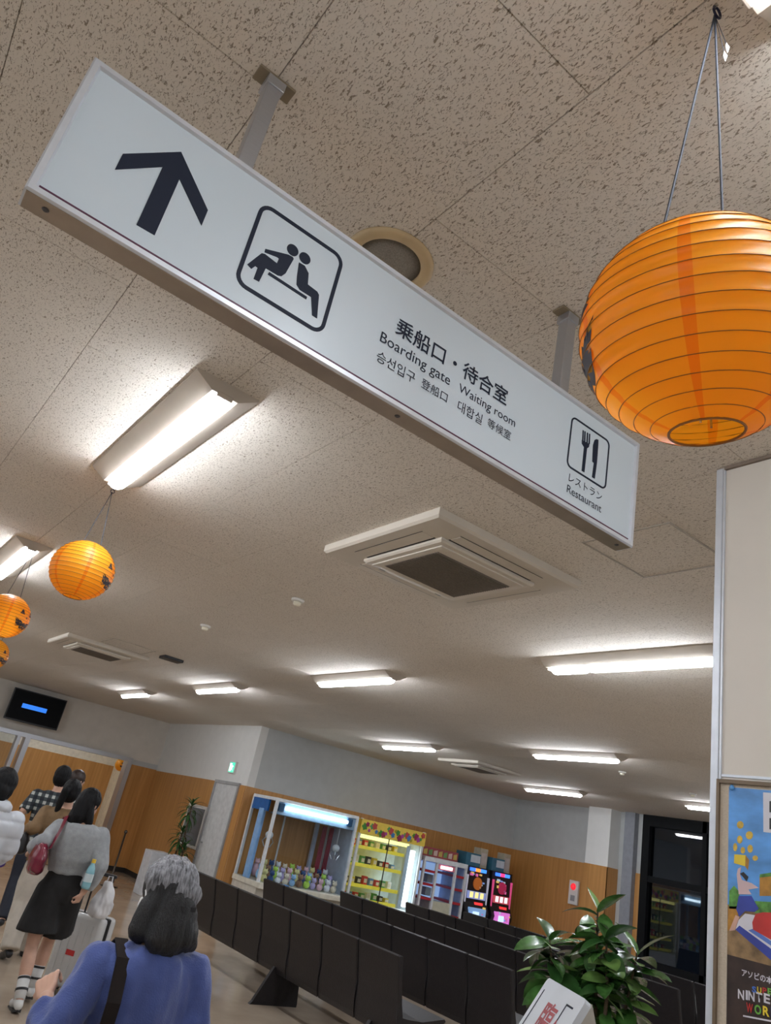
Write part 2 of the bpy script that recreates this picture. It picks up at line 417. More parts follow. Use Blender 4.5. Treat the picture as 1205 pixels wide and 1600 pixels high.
GRILLE = M('grille_taupe', (.20, .17, .14), .6, .1, 80); SLOT = M('slot_dark', (.02, .02, .02), .7); ACW = M('air_conditioner_white', (.66, .60, .51), .4, .02)
def aircon(x, y, label, s=1.0):
    t = E('ceiling_air_conditioner', (x, y, CZ), label, 'air conditioner', 'cassette air conditioners')
    a = .475
    MB().prism([(-a, -a, 0), (a, -a, 0), (a, a, 0), (-a, a, 0)], (0, 0, -.012)).build('mounting_flange', ACW, t)
    def ringbox(o, i, z0, z1, nm, mat):
        m = MB()
        for q in (((-o, -o), (o, -i)), ((-o, i), (o, o)), ((-o, -i), (-i, i)), ((i, -i), (o, i))): m.box((q[0][0], q[0][1], z0), (q[1][0], q[1][1], z1))
        return m.build(nm, mat, t)
    m = MB(); k = .44
    m.loft([[(sx * (a - e), sy * (a - e), z) for sx, sy in ((-1, -1), (1, -1), (1, 1), (-1, 1))] for e, z in ((0, -.012), (0, -.034), (.012, -.044), (.1, -.046))])
    m.build('outer_panel', ACW, t)
    for r in range(4):
        R = Matrix.Rotation(r * PI / 2, 3, 'Z')
        def bx(x0, y0, z0, x1, y1, z1, nm, mat, par=t):
            mb = MB().box((x0, y0, z0), (x1, y1, z1)); mb.v = [tuple(R @ Vector(v)) for v in mb.v]; return mb.build(nm, mat, par)
        bx(-.27, -.40, -.0475, .27, -.325, -.046, 'louvre', ACW)
        bx(-.275, -.328, -.048, .275, -.318, -.046, 'air_slot', SLOT)
        bx(-.278, -.404, -.0472, .278, -.4015, -.046, 'air_slot', SLOT)
    MB().loft([[(sx * e, sy * e, z) for sx, sy in ((-1, -1), (1, -1), (1, 1), (-1, 1))] for e, z in ((.315, -.046), (.315, -.058), (.305, -.066), (.28, -.068), (.278, -.073), (.255, -.075))]).build('centre_panel', ACW, t)
    g = MB().box((-.245, -.215, -.0765), (.245, .215, -.0745)).build('intake_grille', GRILLE, t)
    lm = MB()
    for q in range(26): yy = -.21 + q * .0165; lm.box((-.243, yy, -.0795), (.243, yy + .006, -.0765))
    lo = lm.build('grille_slats', GRILLE, g); lo['kind'] = 'stuff'
    for sx in (-1, 1): MB().box((sx * .2 - .02, .296, -.0695), (sx * .2 + .02, .303, -.067)).build('latch', DF, t)
    return t
aircon(2.235, 2.83, 'cream ceiling air conditioner with taupe grille beneath the hanging sign')
aircon(2.25, 9.15, 'far ceiling air conditioner with grey grille near the television')
aircon(8.6, 9.2, 'far ceiling air conditioner above the game machines')

# hanging sign ------------------------------------------------------
SY0, SY1 = 1.097, 1.152
SX0, SX1, SZ0, SZ1 = -.073, 1.445, 2.487, 2.795
sign = E('hanging_sign', ((SX0 + SX1) / 2, 1.1245, CZ), 'long white hanging direction sign with arrow and pictograms, aluminium frame', 'sign')
SO = Vector(sign.location)
def sb(n, a, b, m, ch=0., par=None):
    mb = MB().box(a, b, ch); mb.v = [tuple(Vector(v) - SO) for v in mb.v]; return mb.build(n, m, par or sign)
fw = .0125
face = sb('sign_panel', (SX0 + fw, SY0 + .006, SZ0 + fw), (SX1 - fw, SY1 - .006, SZ1 - fw), M('sign_white', (.565, .635, .68), .32, .01, 3))
def mitre(name, pts_front, deep):
    pass
# frame bars with a bevelled lip toward the panel
def bar(p0, p1, inward):
    """p0,p1 outer edge ends (x,z); inward unit vector toward the panel; mitred"""
    p0 = Vector((p0[0], 0, p0[1])); p1 = Vector((p1[0], 0, p1[1])); iv = Vector((inward[0], 0, inward[1])); al = (p1 - p0).normalized()
    prof = [(0, SY0 + .004), (.003, SY0), (fw, SY0), (fw + .004, SY0 + .008), (fw + .004, SY1 - .008), (fw, SY1), (.003, SY1), (0, SY1 - .004)]
    r0 = [p0 + iv * a + al * a + Vector((0, y, 0)) - SO for a, y in prof]; r1 = [p1 + iv * a - al * a + Vector((0, y, 0)) - SO for a, y in prof]
    MB().loft([r0, r1]).build('frame_bar', ALUW, sign)
bar((SX0, SZ0), (SX1, SZ0), (0, 1)); bar((SX1, SZ1), (SX0, SZ1), (0, -1)); bar((SX0, SZ1), (SX0, SZ0), (1, 0)); bar((SX1, SZ0), (SX1, SZ1), (-1, 0))
sb('underside_tint', (SX0 + .004, SY0 + .005, SZ0 - .0008), (SX1 - .004, SY1 - .003, SZ0 + .001), M('floor_reflection_brown', (.40, .345, .29), .38, .05, 20, metal=.8))  # added strip; brown cast of the mirrored floor put into its colour
sb('stripe', (SX0 + fw + .004, SY0 + .005, SZ0 + fw + .0045), (SX1 - fw - .004, SY0 + .0065, SZ0 + fw + .0075), PURPLE)
for px in (68, 617, 963):
    x = {68: -.035, 617: .687, 963: 1.41}[px]
    MB().lathe([(.006, 0), (.006, -.0015), (.004, -.003), (.001, -.003)], Vector((x, 1.122, SZ0)) - SO, 12).build('screw', M('screw_dark', (.12, .12, .13), .35, metal=.8), sign)
for x in (.222, 1.143):
    p = sb('hanger_post', (x - .016, 1.108, SZ1 - .004), (x + .016, 1.141, CZ - .002), ALU, .0015)
    q = sb('bracket', (x - .042, 1.105, CZ - .006), (x + .042, 1.144, CZ), M('bracket_bronze', (.26, .21, .14), .5, metal=.3), .001)
    sb('bracket_collar', (x - .02, 1.104, CZ - .03), (x + .02, 1.145, CZ - .006), ALU, .001)
YF_ = SY0 + .0055
def sp(px, py): return on_y(px, py, SY0 + .006)
def flat_poly(name, pts, mat, thick=.0012, par=None, off=None):
    off = off if off is not None else Vector((0, -thick, 0))
    P3 = [Vector(p) for p in pts]
    mb = MB().prism(P3, off); org = SO if par is None or par is sign else Vector(par.location)
    mb.v = [tuple(Vector(v) - org) for v in mb.v]
    return mb.build(name, mat, par or sign)
c7 = lambda x, y: sp(x / 2.008, 60 + y / 2.008)
flat_poly('arrow', [c7(*p) for p in [(385, 363), (568, 357), (652, 540), (632, 588), (563, 442), (485, 618), (428, 585), (510, 404), (360, 412)]], INK)
def rrect_ring(name, corners, wline, rr, par=None):
    xs = [c.x for c in corners]; zs = [c.z for c in corners]
    x0 = (xs[0] + xs[3]) / 2; x1 = (xs[1] + xs[2]) / 2; z1 = (zs[0] + zs[1]) / 2; z0 = (zs[2] + zs[3]) / 2
    def loop(i):
        pts = []
        for cx, cz, a0 in ((x1 - rr, z1 - rr, 0), (x0 + rr, z1 - rr, 90), (x0 + rr, z0 + rr, 180), (x1 - rr, z0 + rr, 270)):
            for k in range(7):
                a = rad(a0 + 15 * k); pts.append(Vector((cx + (rr - i) * math.cos(a), 0, cz + (rr - i) * math.sin(a))))
        return pts
    y = SY0 + .006; A = [p + Vector((0, y, 0)) - SO for p in loop(0)]; Bq = [p + Vector((0, y, 0)) - SO for p in loop(wline)]
    n = len(A); off = Vector((0, -.0012, 0)); vs = A + Bq + [p + off for p in A] + [p + off for p in Bq]; fs = []
    for i in range(n):
        j = (i + 1) % n
        fs += [(2 * n + i, 2 * n + j, 3 * n + j, 3 * n + i), (i, j, 2 * n + j, 2 * n + i), (n + i, n + j, 3 * n + j, 3 * n + i)]
    return MB().add(vs, fs).build(name, INK, sign)
c6 = lambda x, y: sp(380 + x / 6.667, 300 + y / 6.667)
# outer corners (virtual, un-rounded) of the pictogram border
bx_l = sp(364, 440); bx_r = sp(531, 430); bx_t = sp(465, 352); bx_b = sp(440, 487)
rrect_ring('pictogram_border', [Vector((bx_l.x, 0, bx_t.z)), Vector((bx_r.x, 0, bx_t.z)), Vector((bx_r.x, 0, bx_b.z)), Vector((bx_l.x, 0, bx_b.z))], .008, .026)
def disc(name, c, r):
    flat_poly(name, [c + Vector((r * math.cos(2 * PI * k / 20), 0, r * math.sin(2 * PI * k / 20))) for k in range(20)], INK)
disc('pictogram_head', c6(515, 607), .0125); disc('pictogram_head', c6(642, 692), .0125)
flat_poly('pictogram_figure', [c6(*p) for p in [(230, 595), (470, 655), (515, 680), (525, 700), (440, 850), (400, 878), (360, 870), (235, 795), (165, 935), (108, 905), (150, 790), (128, 772), (85, 802), (42, 755), (190, 640), (225, 648), (350, 745), (372, 695), (355, 680), (222, 628)]], INK)
flat_poly('pictogram_bench', [c6(*p) for p in [(270, 835), (665, 1095), (655, 1120), (255, 858)]], INK)
flat_poly('pictogram_figure', [c6(*p) for p in [(580, 735), (640, 770), (680, 850), (672, 965), (770, 1040), (788, 1075), (768, 1318), (717, 1285), (708, 1095), (590, 1020), (555, 965), (560, 880)]], INK)
c8 = lambda x, y: sp(520 + x / 2.41, 380 + y / 2.41)
fl = c8(889, 750); fr_ = c8(1036, 835); ft = c8(970, 696); fb = c8(955, 886)
rrect_ring('restaurant_border', [Vector((fl.x, 0, ft.z)), Vector((fr_.x, 0, ft.z)), Vector((fr_.x, 0, fb.z)), Vector((fl.x, 0, fb.z))], .0045, .017)
for a, b in ((943, 704), (950, 708), (959, 713), (967, 717)): flat_poly('fork_tine', [c8(a - 2, b), c8(a + 2, b + 2), c8(a + .5, b + 40), c8(a - 4, b + 38)], INK)
flat_poly('fork', [c8(*p) for p in [(938, 741), (966, 757), (964, 768), (957, 773), (947, 863), (937, 857), (946, 768), (938, 755)]], INK)
flat_poly('knife', [c8(*p) for p in [(986, 741), (992, 738), (1000, 741), (999, 765), (994, 830), (986, 887), (976, 881), (983, 828), (977, 822), (980, 760)]], INK)

def text_mesh(s, bold=0.):
    cu = bpy.data.curves.new('txt', 'FONT'); cu.body = s; cu.size = 1; cu.extrude = 0.0; cu.offset = bold; cu.resolution_u = 3
    ob = bpy.data.objects.new('txt', cu); COL.objects.link(ob)
    dg = bpy.context.evaluated_depsgraph_get(); ev = ob.evaluated_get(dg); me = bpy.data.meshes.new_from_object(ev)
    bpy.data.objects.remove(ob); bpy.data.curves.remove(cu)
    return me
def text_on(name, s, p0, p1, right, up, nrm, mat, par, org, sy=1.0, bold=0., lift=.0009, height=None):
    me = text_mesh(s, bold)
    xs = [v.co.x for v in me.vertices]; ys = [v.co.y for v in me.vertices]
    x0, x1 = min(xs), max(xs); y0 = min(ys); y1 = max(ys)
    wd = abs((p1 - p0).dot(right)); k = wd / (x1 - x0); ky = k * sy if height is None else height / (y1 - y0)
    base = p0 + nrm * lift - org
    for v in me.vertices:
        v.co = base + right * ((v.co.x - x0) * k) + up * ((v.co.y - (y0 if height is not None else 0)) * ky)
    me.update(); me.materials.clear()
    me.name = name
    return link(name, me, mat, par)
XR, ZU, YN = Vector((1, 0, 0)), Vector((0, 0, 1)), Vector((0, -1, 0))
def stext(name, s, a, b, sy=1., bold=0.):
    p0 = sp(*a); p1 = sp(*b); p0.z = (p0.z + p1.z) / 2
    text_on(name, s, p0, p1, XR, ZU, YN, INK, sign, SO, sy, bold)
stext('lettering', '乗船口・待合室', (617, 519), (791, 632), bold=.012)
stext('lettering', 'Boarding gate', (593, 533), (702, 602), bold=.0)
stext('lettering', 'Waiting room', (716, 611), (804, 668), bold=.0)
stext('lettering', '승선입구', (587, 563), (647, 598), 1.05)
stext('lettering', '登船口', (657, 605), (698, 627))
stext('lettering', '대합실', (714, 640), (752, 663), 1.05)
stext('lettering', '等候室', (761, 665), (797, 688))
stext('lettering', 'レストラン', (888, 754), (940, 780))
stext('lettering', 'Restaurant', (885, 770), (939, 800))

# paper lanterns ------------------------------------------------------
def lantern(c, R, hook, face_az, label, big=False, tilt=(0, 0)):
    t = E('paper_lantern', c, label, 'lantern', 'orange paper lanterns')
    tq = Vector((0, 0, -1)).rotation_difference(Vector((tilt[0], tilt[1], -1)).normalized()); t.rotation_euler = tq.to_euler()
    n = 64; ribs = 17; sub = 4 if big else 3; rings = []; prof = []
    a0, a1 = rad(-73), rad(73); kz = .94
    for i in range(ribs * sub + 1):
        f = i / (ribs * sub); a = a0 + (a1 - a0) * f; ph = (i % sub) / sub
        rr = R * (1 - .018 * math.sin(PI * ph))
        prof.append((rr * math.cos(a), R * kz * math.sin(a) / math.sin(a1) * math.sin(rad(76))))
    rn = random.Random(int(c[1] * 100))
    for i, (r, z) in enumerate(prof):
        rings.append([(r * (1 + .004 * rn.uniform(-1, 1)) * math.cos(2 * PI * k / n), r * (1 + .004 * rn.uniform(-1, 1)) * math.sin(2 * PI * k / n), z + R * .004 * rn.uniform(-1, 1)) for k in range(n)])
    MB().loft(rings, cap=False).build('paper_shade', PAPER, t, smooth=True)
    RIB = M('lantern_wire', (.30, .13, .02), .5)
    m = MB()
    for i in range(0, ribs * sub + 1, sub):
        r, z = prof[i]; m.tube([(r * 1.002 * math.cos(2 * PI * k / 64), r * 1.002 * math.sin(2 * PI * k / 64), z) for k in range(65)], .0007 if big else .001, 4, False)
    ob = m.build('rib_wires', RIB, t); ob['kind'] = 'stuff'
    for z in (prof[0], prof[-1]): MB().tube([(z[0] * math.cos(2 * PI * k / 32), z[0] * math.sin(2 * PI * k / 32), z[1]) for k in range(33)], .0018, 6, False).build('rim_wire', RIB, t)
    m = MB(); zt = prof[-1][1]; zb = prof[0][1]; rt = prof[-1][0]
    m.tube([(-.012, 0, zb + .01), (-.012, 0, zt), (-rt, 0, zt)], .0015, 5); m.tube([(.012, 0, zb + .01), (.012, 0, zt), (rt, 0, zt)], .0015, 5)
    m.build('inner_frame', STEEL, t)
    # printed face: dark patches following the paper
    def patch(pts, nm):
        # pts in (az, el) degrees relative to the face centre
        cx = sum(p[0] for p in pts) / len(pts); cy = sum(p[1] for p in pts) / len(pts); loops = []
        dense = []
        for i, p in enumerate(pts):
            q = pts[(i + 1) % len(pts)]
            for k in range(4): dense.append((p[0] + (q[0] - p[0]) * k / 4, p[1] + (q[1] - p[1]) * k / 4))
        def pos(az, el, k=1.004):
            A = rad(face_az) - rad(az); e = rad(el); i = min(max((e - a0) / (a1 - a0), 0), 1) * ribs * sub
            i0 = int(i); r = prof[i0][0]; z = prof[i0][1]
            return (r * k * math.cos(A), r * k * math.sin(A), z)
        for s_ in (1, .66, .33, .02): loops.append([pos(cx + (p[0] - cx) * s_, cy + (p[1] - cy) * s_) for p in dense])
        MB().loft(loops, cap=False).build(nm, M('lantern_black_print', (.035, .025, .03), .6), t, smooth=True)
    patch([(-26, 12), (-10, 12), (-17, 26)], 'printed_eye'); patch([(10, 12), (26, 12), (17, 26)], 'printed_eye')
    patch([(-4, 2), (4, 2), (0, 9)], 'printed_nose')
    patch([(-34, 0), (-24, -8), (-14, -6), (-10, -12), (0, -9), (10, -12), (14, -6), (24, -8), (34, 0), (24, -22), (12, -20), (8, -27), (-4, -24), (-12, -28), (-24, -20)], 'printed_mouth')
    # cord
    hv = tq.inverted() @ (Vector(hook) - Vector(c)); m = MB(); cr = .0021 if big else .002
    dv = Vector((.78, -.62, 0)) if big else Vector((1, -.1, 0))
    e0 = dv * (-rt * 1.0) + Vector((0, 0, zt)); e1 = dv * (rt * .9) + Vector((0, 0, zt)); hk = hv + Vector((0, 0, -.02))
    m.tube([e0, e0.lerp(hk, .5), hk], cr, 6); m.tube([e1, e1.lerp(hk, .5), hk], cr, 6); m.build('cord', CORD, t)
    m = MB(); m.tube([hv + Vector((0, 0, .0)), hv + Vector((0, 0, -.008))] + [hv + Vector((.010 * math.sin(a), -.004, -.018 + .010 * math.cos(a))) for a in [2 * PI * k / 12 for k in range(12)]], .0022, 6)
    m.build('ceiling_hook', M('hook_dark', (.02, .02, .05), .35, metal=.4), t)
    if big:
        for dx, dz in ((.012, -.075), (.022, -.05)):
            MB().tube([hk, hk + Vector((dx, -.004, dz))], .0006, 4).build('tag_thread', CORD, t)
            MB().lathe([(.0005, -.018), (.0045, -.007), (.0005, .004)], hk + Vector((dx, -.004, dz)), 6).build('cord_tip', WHITEPL, t)
    return t
lantern((.702, .453, 2.373), .153, (.700, .446, CZ), 122, 'large orange paper lantern hanging right beside the direction sign', True, (.19, .02))
lantern((.712, 3.70, 2.575), .15, (.725, 3.78, CZ), -30, 'orange paper lantern below the end of the bright lamp, black pumpkin face')
lantern((.695, 5.42, 2.525), .15, (.70, 5.45, CZ), -42, 'orange paper lantern with black face beside the second lamp')
lantern((1.0, 7.7, 2.505), .15, (1.0, 7.7, CZ), -35, 'orange paper lantern hanging lowest behind the others')
lantern((5.9, 18.2, 2.02), .15, (5.9, 18.2, CZ), -90, 'orange paper lantern in the corridor beyond the doorway')

# round speaker grille, detectors, hatches ------------------------------------------------------
t = E('ceiling_speaker', (.694, 1.343, CZ), 'round ceiling speaker with cream rim behind the sign', 'speaker')
MB().lathe([(.118, 0), (.118, -.004), (.11, -.01), (.088, -.011), (.084, -.006), (.084, 0)], n=40).build('rim', M('cream_rim', (.62, .47, .27), .45), t, True)
MB().lathe([(.085, -.003), (.05, -.008), (.0, -.009)], n=40).build('grille', M('speaker_grille', (.27, .25, .22), .5, .2, 300), t, True)
def detector(x, y, label, kind=0):
    t = E('smoke_detector', (x, y, CZ), label, 'smoke detector', 'smoke detectors')
    s = 1.0
    MB().lathe([(.045, 0), (.045, -.01), (.04, -.016), (.026, -.02), (.026, 0)], n=20).build('base', WHITEPL, t, True)
    MB().lathe([(.027, -.016), (.027, -.034), (.022, -.042), (.005, -.045)], n=20).build('sensor_head', M('detector_cream', (.8, .74, .58), .4), t, True)
detector(2.24, 4.4, 'small smoke detector on ceiling beyond the near air conditioner'); detector(2.3, 6.1, 'small smoke detector near the ceiling lamp line toward the doorway')
detector(8.2, 6.16, 'small smoke detector close to the end of a ceiling lamp'); detector(9.5, 6.0, 'small smoke detector next to the dark window side')
def hatch(x0, y0, x1, y1, label):
    t = E('ceiling_hatch', ((x0 + x1) / 2, (y0 + y1) / 2, CZ), label, 'access hatch'); a, b = (x1 - x0) / 2, (y1 - y0) / 2
    for q in (((-a, -b), (a, -b + .008)), ((-a, b - .008), (a, b)), ((-a, -b + .008), (-a + .008, b - .008)), ((a - .008, -b + .008), (a, b - .008))):
        MB().box((q[0][0], q[0][1], -.004), (q[1][0], q[1][1], 0)).build('hatch_frame', M('hatch_edge', (.42, .37, .31), .5, metal=.3), t)
    MB().box((-a + .01, -b + .01, -.002), (a - .01, b - .01, 0)).build('hatch_lid', TILE, t)
hatch(2.33, 1.605, 2.785, 2.045, 'square ceiling access hatch between sign and partition'); hatch(2.12, 8.12, 2.6, 8.6, 'far ceiling access hatch beside the far air conditioner')
tag(MB().box((2.72, 8.15, CZ - .03), (2.95, 8.33, CZ), .004).build('ceiling_vent', BLACK), 'small black ceiling vent box near the far hatch', 'vent')

# television ------------------------------------------------------
tvp = [on_y(*p, 16.35) for p in [(25, 1075), (107, 1094), (88, 1141), (4, 1122)]]
tx0 = (tvp[0].x + tvp[3].x) / 2; tx1 = (tvp[1].x + tvp[2].x) / 2; tz0 = (tvp[2].z + tvp[3].z) / 2; tz1 = (tvp[0].z + tvp[1].z) / 2
t = E('television', ((tx0 + tx1) / 2, 16.35, tz0), 'wall mounted black television showing a blue bar', 'television')
a, b = (tx1 - tx0) / 2, tz1 - tz0
MB().box((-a, 0, 0), (a, .06, b), .006).build('bezel', BLACK, t)
MB().box((-a + .02, -.003, .03), (a - .02, 0, b - .02)).build('screen', M('screen_black', (.003, .003, .004), .4, spec=.08), t)
MB().box((-.28, -.006, b * .44), (.2, -.003, b * .58), .001).build('screen_bar', emitter('blue_bar', (.03, .20, .85), .20), t)
MB().box((-.2, .06, .15), (.2, .248, .45)).build('wall_bracket', BLACK, t)

# exit sign ------------------------------------------------------
t = E('exit_sign', (X_SIDE, 12.85, 2.2), 'small green lit exit sign above the white door', 'exit sign')
MB().box((-.05, -.12, 0), (0, .12, .2), .006).build('casing', WHITEPL, t)
MB().box((-.053, -.105, .015), (-.05, .105, .185)).build('lit_panel', emitter('exit_green', (.06, .55, .36), .25), t)
EX = M('exit_white', (.9, 1, .95), .5, emit=(.8, 1, .9), estr=.2)
MB().box((-.056, .005, .03), (-.053, .09, .17)).build('door_symbol', EX, t)
MB().prism([(-.056, -.02, .14), (-.056, -.07, .12), (-.056, -.03, .09), (-.056, -.07, .03), (-.056, -.02, .07), (-.056, .03, .03), (-.056, 0, .1)], (.003, 0, 0)).build('runner_symbol', EX, t)

# fire alarm ------------------------------------------------------
t = E('fire_alarm', (X_R - .014, 10.43, 1.27), 'white fire alarm panel with red round lamp on wood wall', 'fire alarm')
MB().box((-.05, -.11, 0), (0, .11, .42), .008).build('panel', WHITEPL, t)
m = MB().ell((-.055, 0, .31), (.045, .06, .06)); m.build('red_lamp', M('alarm_red', (.7, .02, .03), .25, emit=(1, .03, .05), estr=.15), t, True)
MB().box((-.056, -.05, .06), (-.05, .05, .16)).build('push_button', M('button_grey', (.3, .3, .3), .4), t)

# notice board by the door ------------------------------------------------------
t = E('notice_board', (X_SIDE - .014, 13.85, .85), 'framed bluish notice board on wood wall behind the tall plant', 'notice board')
MB().box((-.03, -.42, 0), (0, .42, .72), .004).build('frame', WHITEPL, t)
MB().box((-.034, -.37, .05), (-.03, .37, .67)).build('sheet', M('notice_blue', (.12, .15, .18), .3), t)

# ================================================================== SEAT ROWS (facing +X)
def seat_shell_mesh():
    wd = .285; prof = [(-.095, .868), (-.075, .872), (-.055, .84), (-.005, .65), (.03, .50), (.075, .435), (.16, .415), (.35, .43), (.47, .45), (.505, .435), (.49, .405), (.35, .385), (.16, .36), (.06, .34)]
    return prof, wd
def back_profile():
    fr_ = [(-.085, .872), (-.06, .865), (-.02, .70), (.02, .53), (.05, .44)]
    bk = [(.045, .285), (.02, .275), (.004, .32), (-.012, .42), (-.03, .55), (-.07, .72), (-.105, .862)]
    return fr_ + bk
def extr(prof, y0, y1, e=.012):
    m = MB(); cx = sum(p[0] for p in prof) / len(prof); cz = sum(p[1] for p in prof) / len(prof); rings = []
    for y, k in ((y0, .93), (y0 + e, 1), (y1 - e, 1), (y1, .93)):
        rings.append([(cx + (p[0] - cx) * k if k == 1 else p[0] + (.008 if p[0] < cx else -.008), y, p[1] if k == 1 else cz + (p[1] - cz) * .985) for p in prof])
    return m.loft(rings)
bk_me = extr(back_profile(), -.288, .288).build('backrest', SEATM); se_me = extr([(.03, .44), (.10, .43), (.25, .42), (.42, .44), (.50, .45), (.515, .435), (.49, .41), (.3, .375), (.12, .365), (.04, .37)], -.288, .288).build('seat', SEATM)
bme, sme = bk_me.data, se_me.data
bpy.data.objects.remove(bk_me); bpy.data.objects.remove(se_me)
ROWS = [(4.52, 5.33, 7, 'row of dark brown waiting seats bordering the aisle where people walk'), (5.80, 5.30, 8, 'second row of dark waiting seats counted from the walking aisle'),
        (7.15, 5.35, 8, 'third row of dark waiting seats counted from the walking aisle'), (8.42, 5.35, 8, 'fourth row of dark waiting seats counted from the walking aisle'), (9.72, 5.4, 8, 'fifth row of dark waiting seats, nearest the dark window')]
PIT = .598
for x, y0, n, lb in ROWS:
    t = E('seat_row', (x, y0, 0), lb, 'waiting seats', 'rows of waiting seats')
    for k in range(n):
        for nm, me in (('backrest', bme), ('seat', sme)):
            o = link(nm, me, None, t); o.location = (0, PIT * (k + .5), 0)
    MB().box((.18, .05, .30), (.26, n * PIT - .05, .365), .006).build('support_beam', BLACK, t)
    legs = [3.4, .6] if x < 5 else [3.5, .6, n - .6]
    for q in legs:
        yy = q * PIT if q != 3.4 else 2.02
        g = MB().prism([(-.2, yy - .02, .0), (.34, yy - .02, .0), (.34, yy - .02, .03), (.30, yy - .02, .33), (-.01, yy - .02, .33), (-.17, yy - .02, .03)], (0, .04, 0)).build('leg', SEATM, t)

# ================================================================== GAME MACHINES
MW = M('machine_white', (.72, .74, .76), .35); MBL = M('machine_blue', (.015, .12, .38), .3); CG = glass('case_glass', (.93, .96, .98), .02)
TUBE = emitter('case_tube', (.75, .92, 1.0), 2.2)
def stick(n, a, b, r, mat, par): return MB().box((min(a[0], b[0]) - r, min(a[1], b[1]) - r, min(a[2], b[2])), (max(a[0], b[0]) + r, max(a[1], b[1]) + r, max(a[2], b[2]))).build(n, mat, par)
cw = 1.66; dp = .85
t = E('claw_machine', (6.3, 11.3, 0), 'large claw machine full of plush toys with white lamp', 'claw machine')
MB().box((0, 0, .05), (cw, dp, .66), .01).build('cabinet', M('cabinet_cream', (.62, .58, .50), .4), t)
MB().box((-.02, -.12, .62), (cw + .02, dp, .70), .01).build('deck', M('deck_cream', (.70, .66, .55), .35), t)
MB().box((.3, -.14, .69), (.5, -.02, .73), .008).build('control_panel', M('control_blue', (.05, .2, .5), .3), t)
for x, y in ((0.02, .02), (cw - .02, .02), (0.02, dp - .02), (cw - .02, dp - .02)): stick('corner_post', (x, y, .70), (x, y, 1.93), .022, MW, t)
stick('back_post', (cw * .42, dp - .02, .70), (cw * .42, dp - .02, 1.72), .012, MW, t)
MB().box((0, 0, 1.90), (cw, dp, 1.95), .006).build('roof', MW, t)
MB().box((.04, .03, 1.71), (cw - .04, .09, 1.90)).build('header', M('header_pale', (.22, .34, .48), .35), t)
MB().box((0, .25, 1.72), (.03, dp, 1.9)).build('side_header', MBL, t)
MB().box((-.01, .36, .70), (.05, .52, 1.75), .01).build('side_column', M('column_blue', (.25, .45, .75), .3), t)
MB().tube([(.2, .0, 1.82), (cw - .22, .0, 1.82)], .026, 10).build('lamp_tube', TUBE, t, True)
for x in (.12, cw - .16): MB().box((x - .05, -.0, 1.76), (x + .05, .05, 1.88), .004).build('lamp_holder', M('holder_navy', (.01, .06, .14), .4), t)
MB().box((cw - .34, dp - .1, .7), (cw - .28, dp - .04, 1.7)).build('back_column', M('column_pale', (.4, .45, .55), .3), t)
for x in (cw - .24, cw - .09): MB().box((x, .66, .72), (x + .07, .70, 1.68)).build('red_strip', M('strip_red', (.32, .03, .05), .4), t)
MB().box((.04, 0.004, .70), (cw - .04, .010, 1.72)).build('front_glass', CG, t); MB().box((0.006, .04, .70), (.010, dp - .04, 1.72)).build('side_glass', CG, t)
MB().box((cw - .012, .04, .70), (cw - .004, dp - .04, 1.72)).build('right_panel', M('panel_pale', (.42, .47, .55), .3), t)
MB().box((.2, .45, 1.70), (cw - .2, .5, 1.73)).build('claw_rail', STEEL, t)
for x, y in ((.02, .2), (cw - .28, .25)):
    g = MB().ell((x + .1, y, 1.38), (.065, .065, .06)).build('claw_head', MW, t, True)
    MB().tube([(x + .1, y, 1.44), (x + .1, y, 1.72)], .012, 8).build('claw_cable', STEEL, t)
    for s in range(3):
        a = 2 * PI * s / 3; MB().tube([(x + .1 + .04 * math.cos(a), y + .04 * math.sin(a), 1.36), (x + .1 + .10 * math.cos(a), y + .10 * math.sin(a), 1.28), (x + .1 + .05 * math.cos(a), y + .05 * math.sin(a), 1.2)], .009, 6).build('claw_finger', STEEL, t)
MB().box((.05, .62, .70), (.42, .64, .88)).build('chute_wall', glass('chute_acrylic', (.8, .85, .9), .08), t)
pl = [('pale yellow', (.75, .68, .3)), ('white', (.8, .8, .82)), ('sky blue', (.3, .5, .75)), ('lime green', (.45, .7, .1)), ('pink', (.8, .5, .55)), ('navy', (.03, .07, .2)), ('cream', (.75, .65, .5)), ('brown', (.28, .15, .08)), ('lilac', (.5, .42, .7))]
for k in range(33):
    cn, cc = pl[(k * 5 + k // 9) % len(pl)]
    row = k // 11; x = 6.3 + .16 + (k % 11) * .135 + rnd.uniform(-.008, .008); y = 11.3 + .13 + row * .17 + rnd.uniform(-.006, .006); z = .70 + .01 + (.02 if row == 0 else .05 * row) 
    s = rnd.uniform(.052, .060)
    t = E('plush_toy', (x, y, .702), f'{cn} plush toy in the {["front", "middle", "rear"][row]} of the heap inside the claw machine', 'plush toy', f'{cn} plush toys in the claw machine')
    pm = M('plush_' + cn.replace(' ', '_'), cc, .9, .1, 30, bump=.4, bscale=90, sheen=.3)
    h = .04 * row
    MB().ell((0, 0, s + h), (s, s * .9, s + h * .6)).build('body', pm, t, True); MB().ell((0, -.02, 2 * s + s * .55 + h * 1.4), (s * .78, s * .75, s * .7)).build('head', pm, t, True)
    for sx in (-1, 1): MB().ell((sx * s * .55, -.01, 2 * s + s * 1.15 + h * 1.4), (s * .28, s * .15, s * .3), 8, 6).build('ear', pm, t, True)
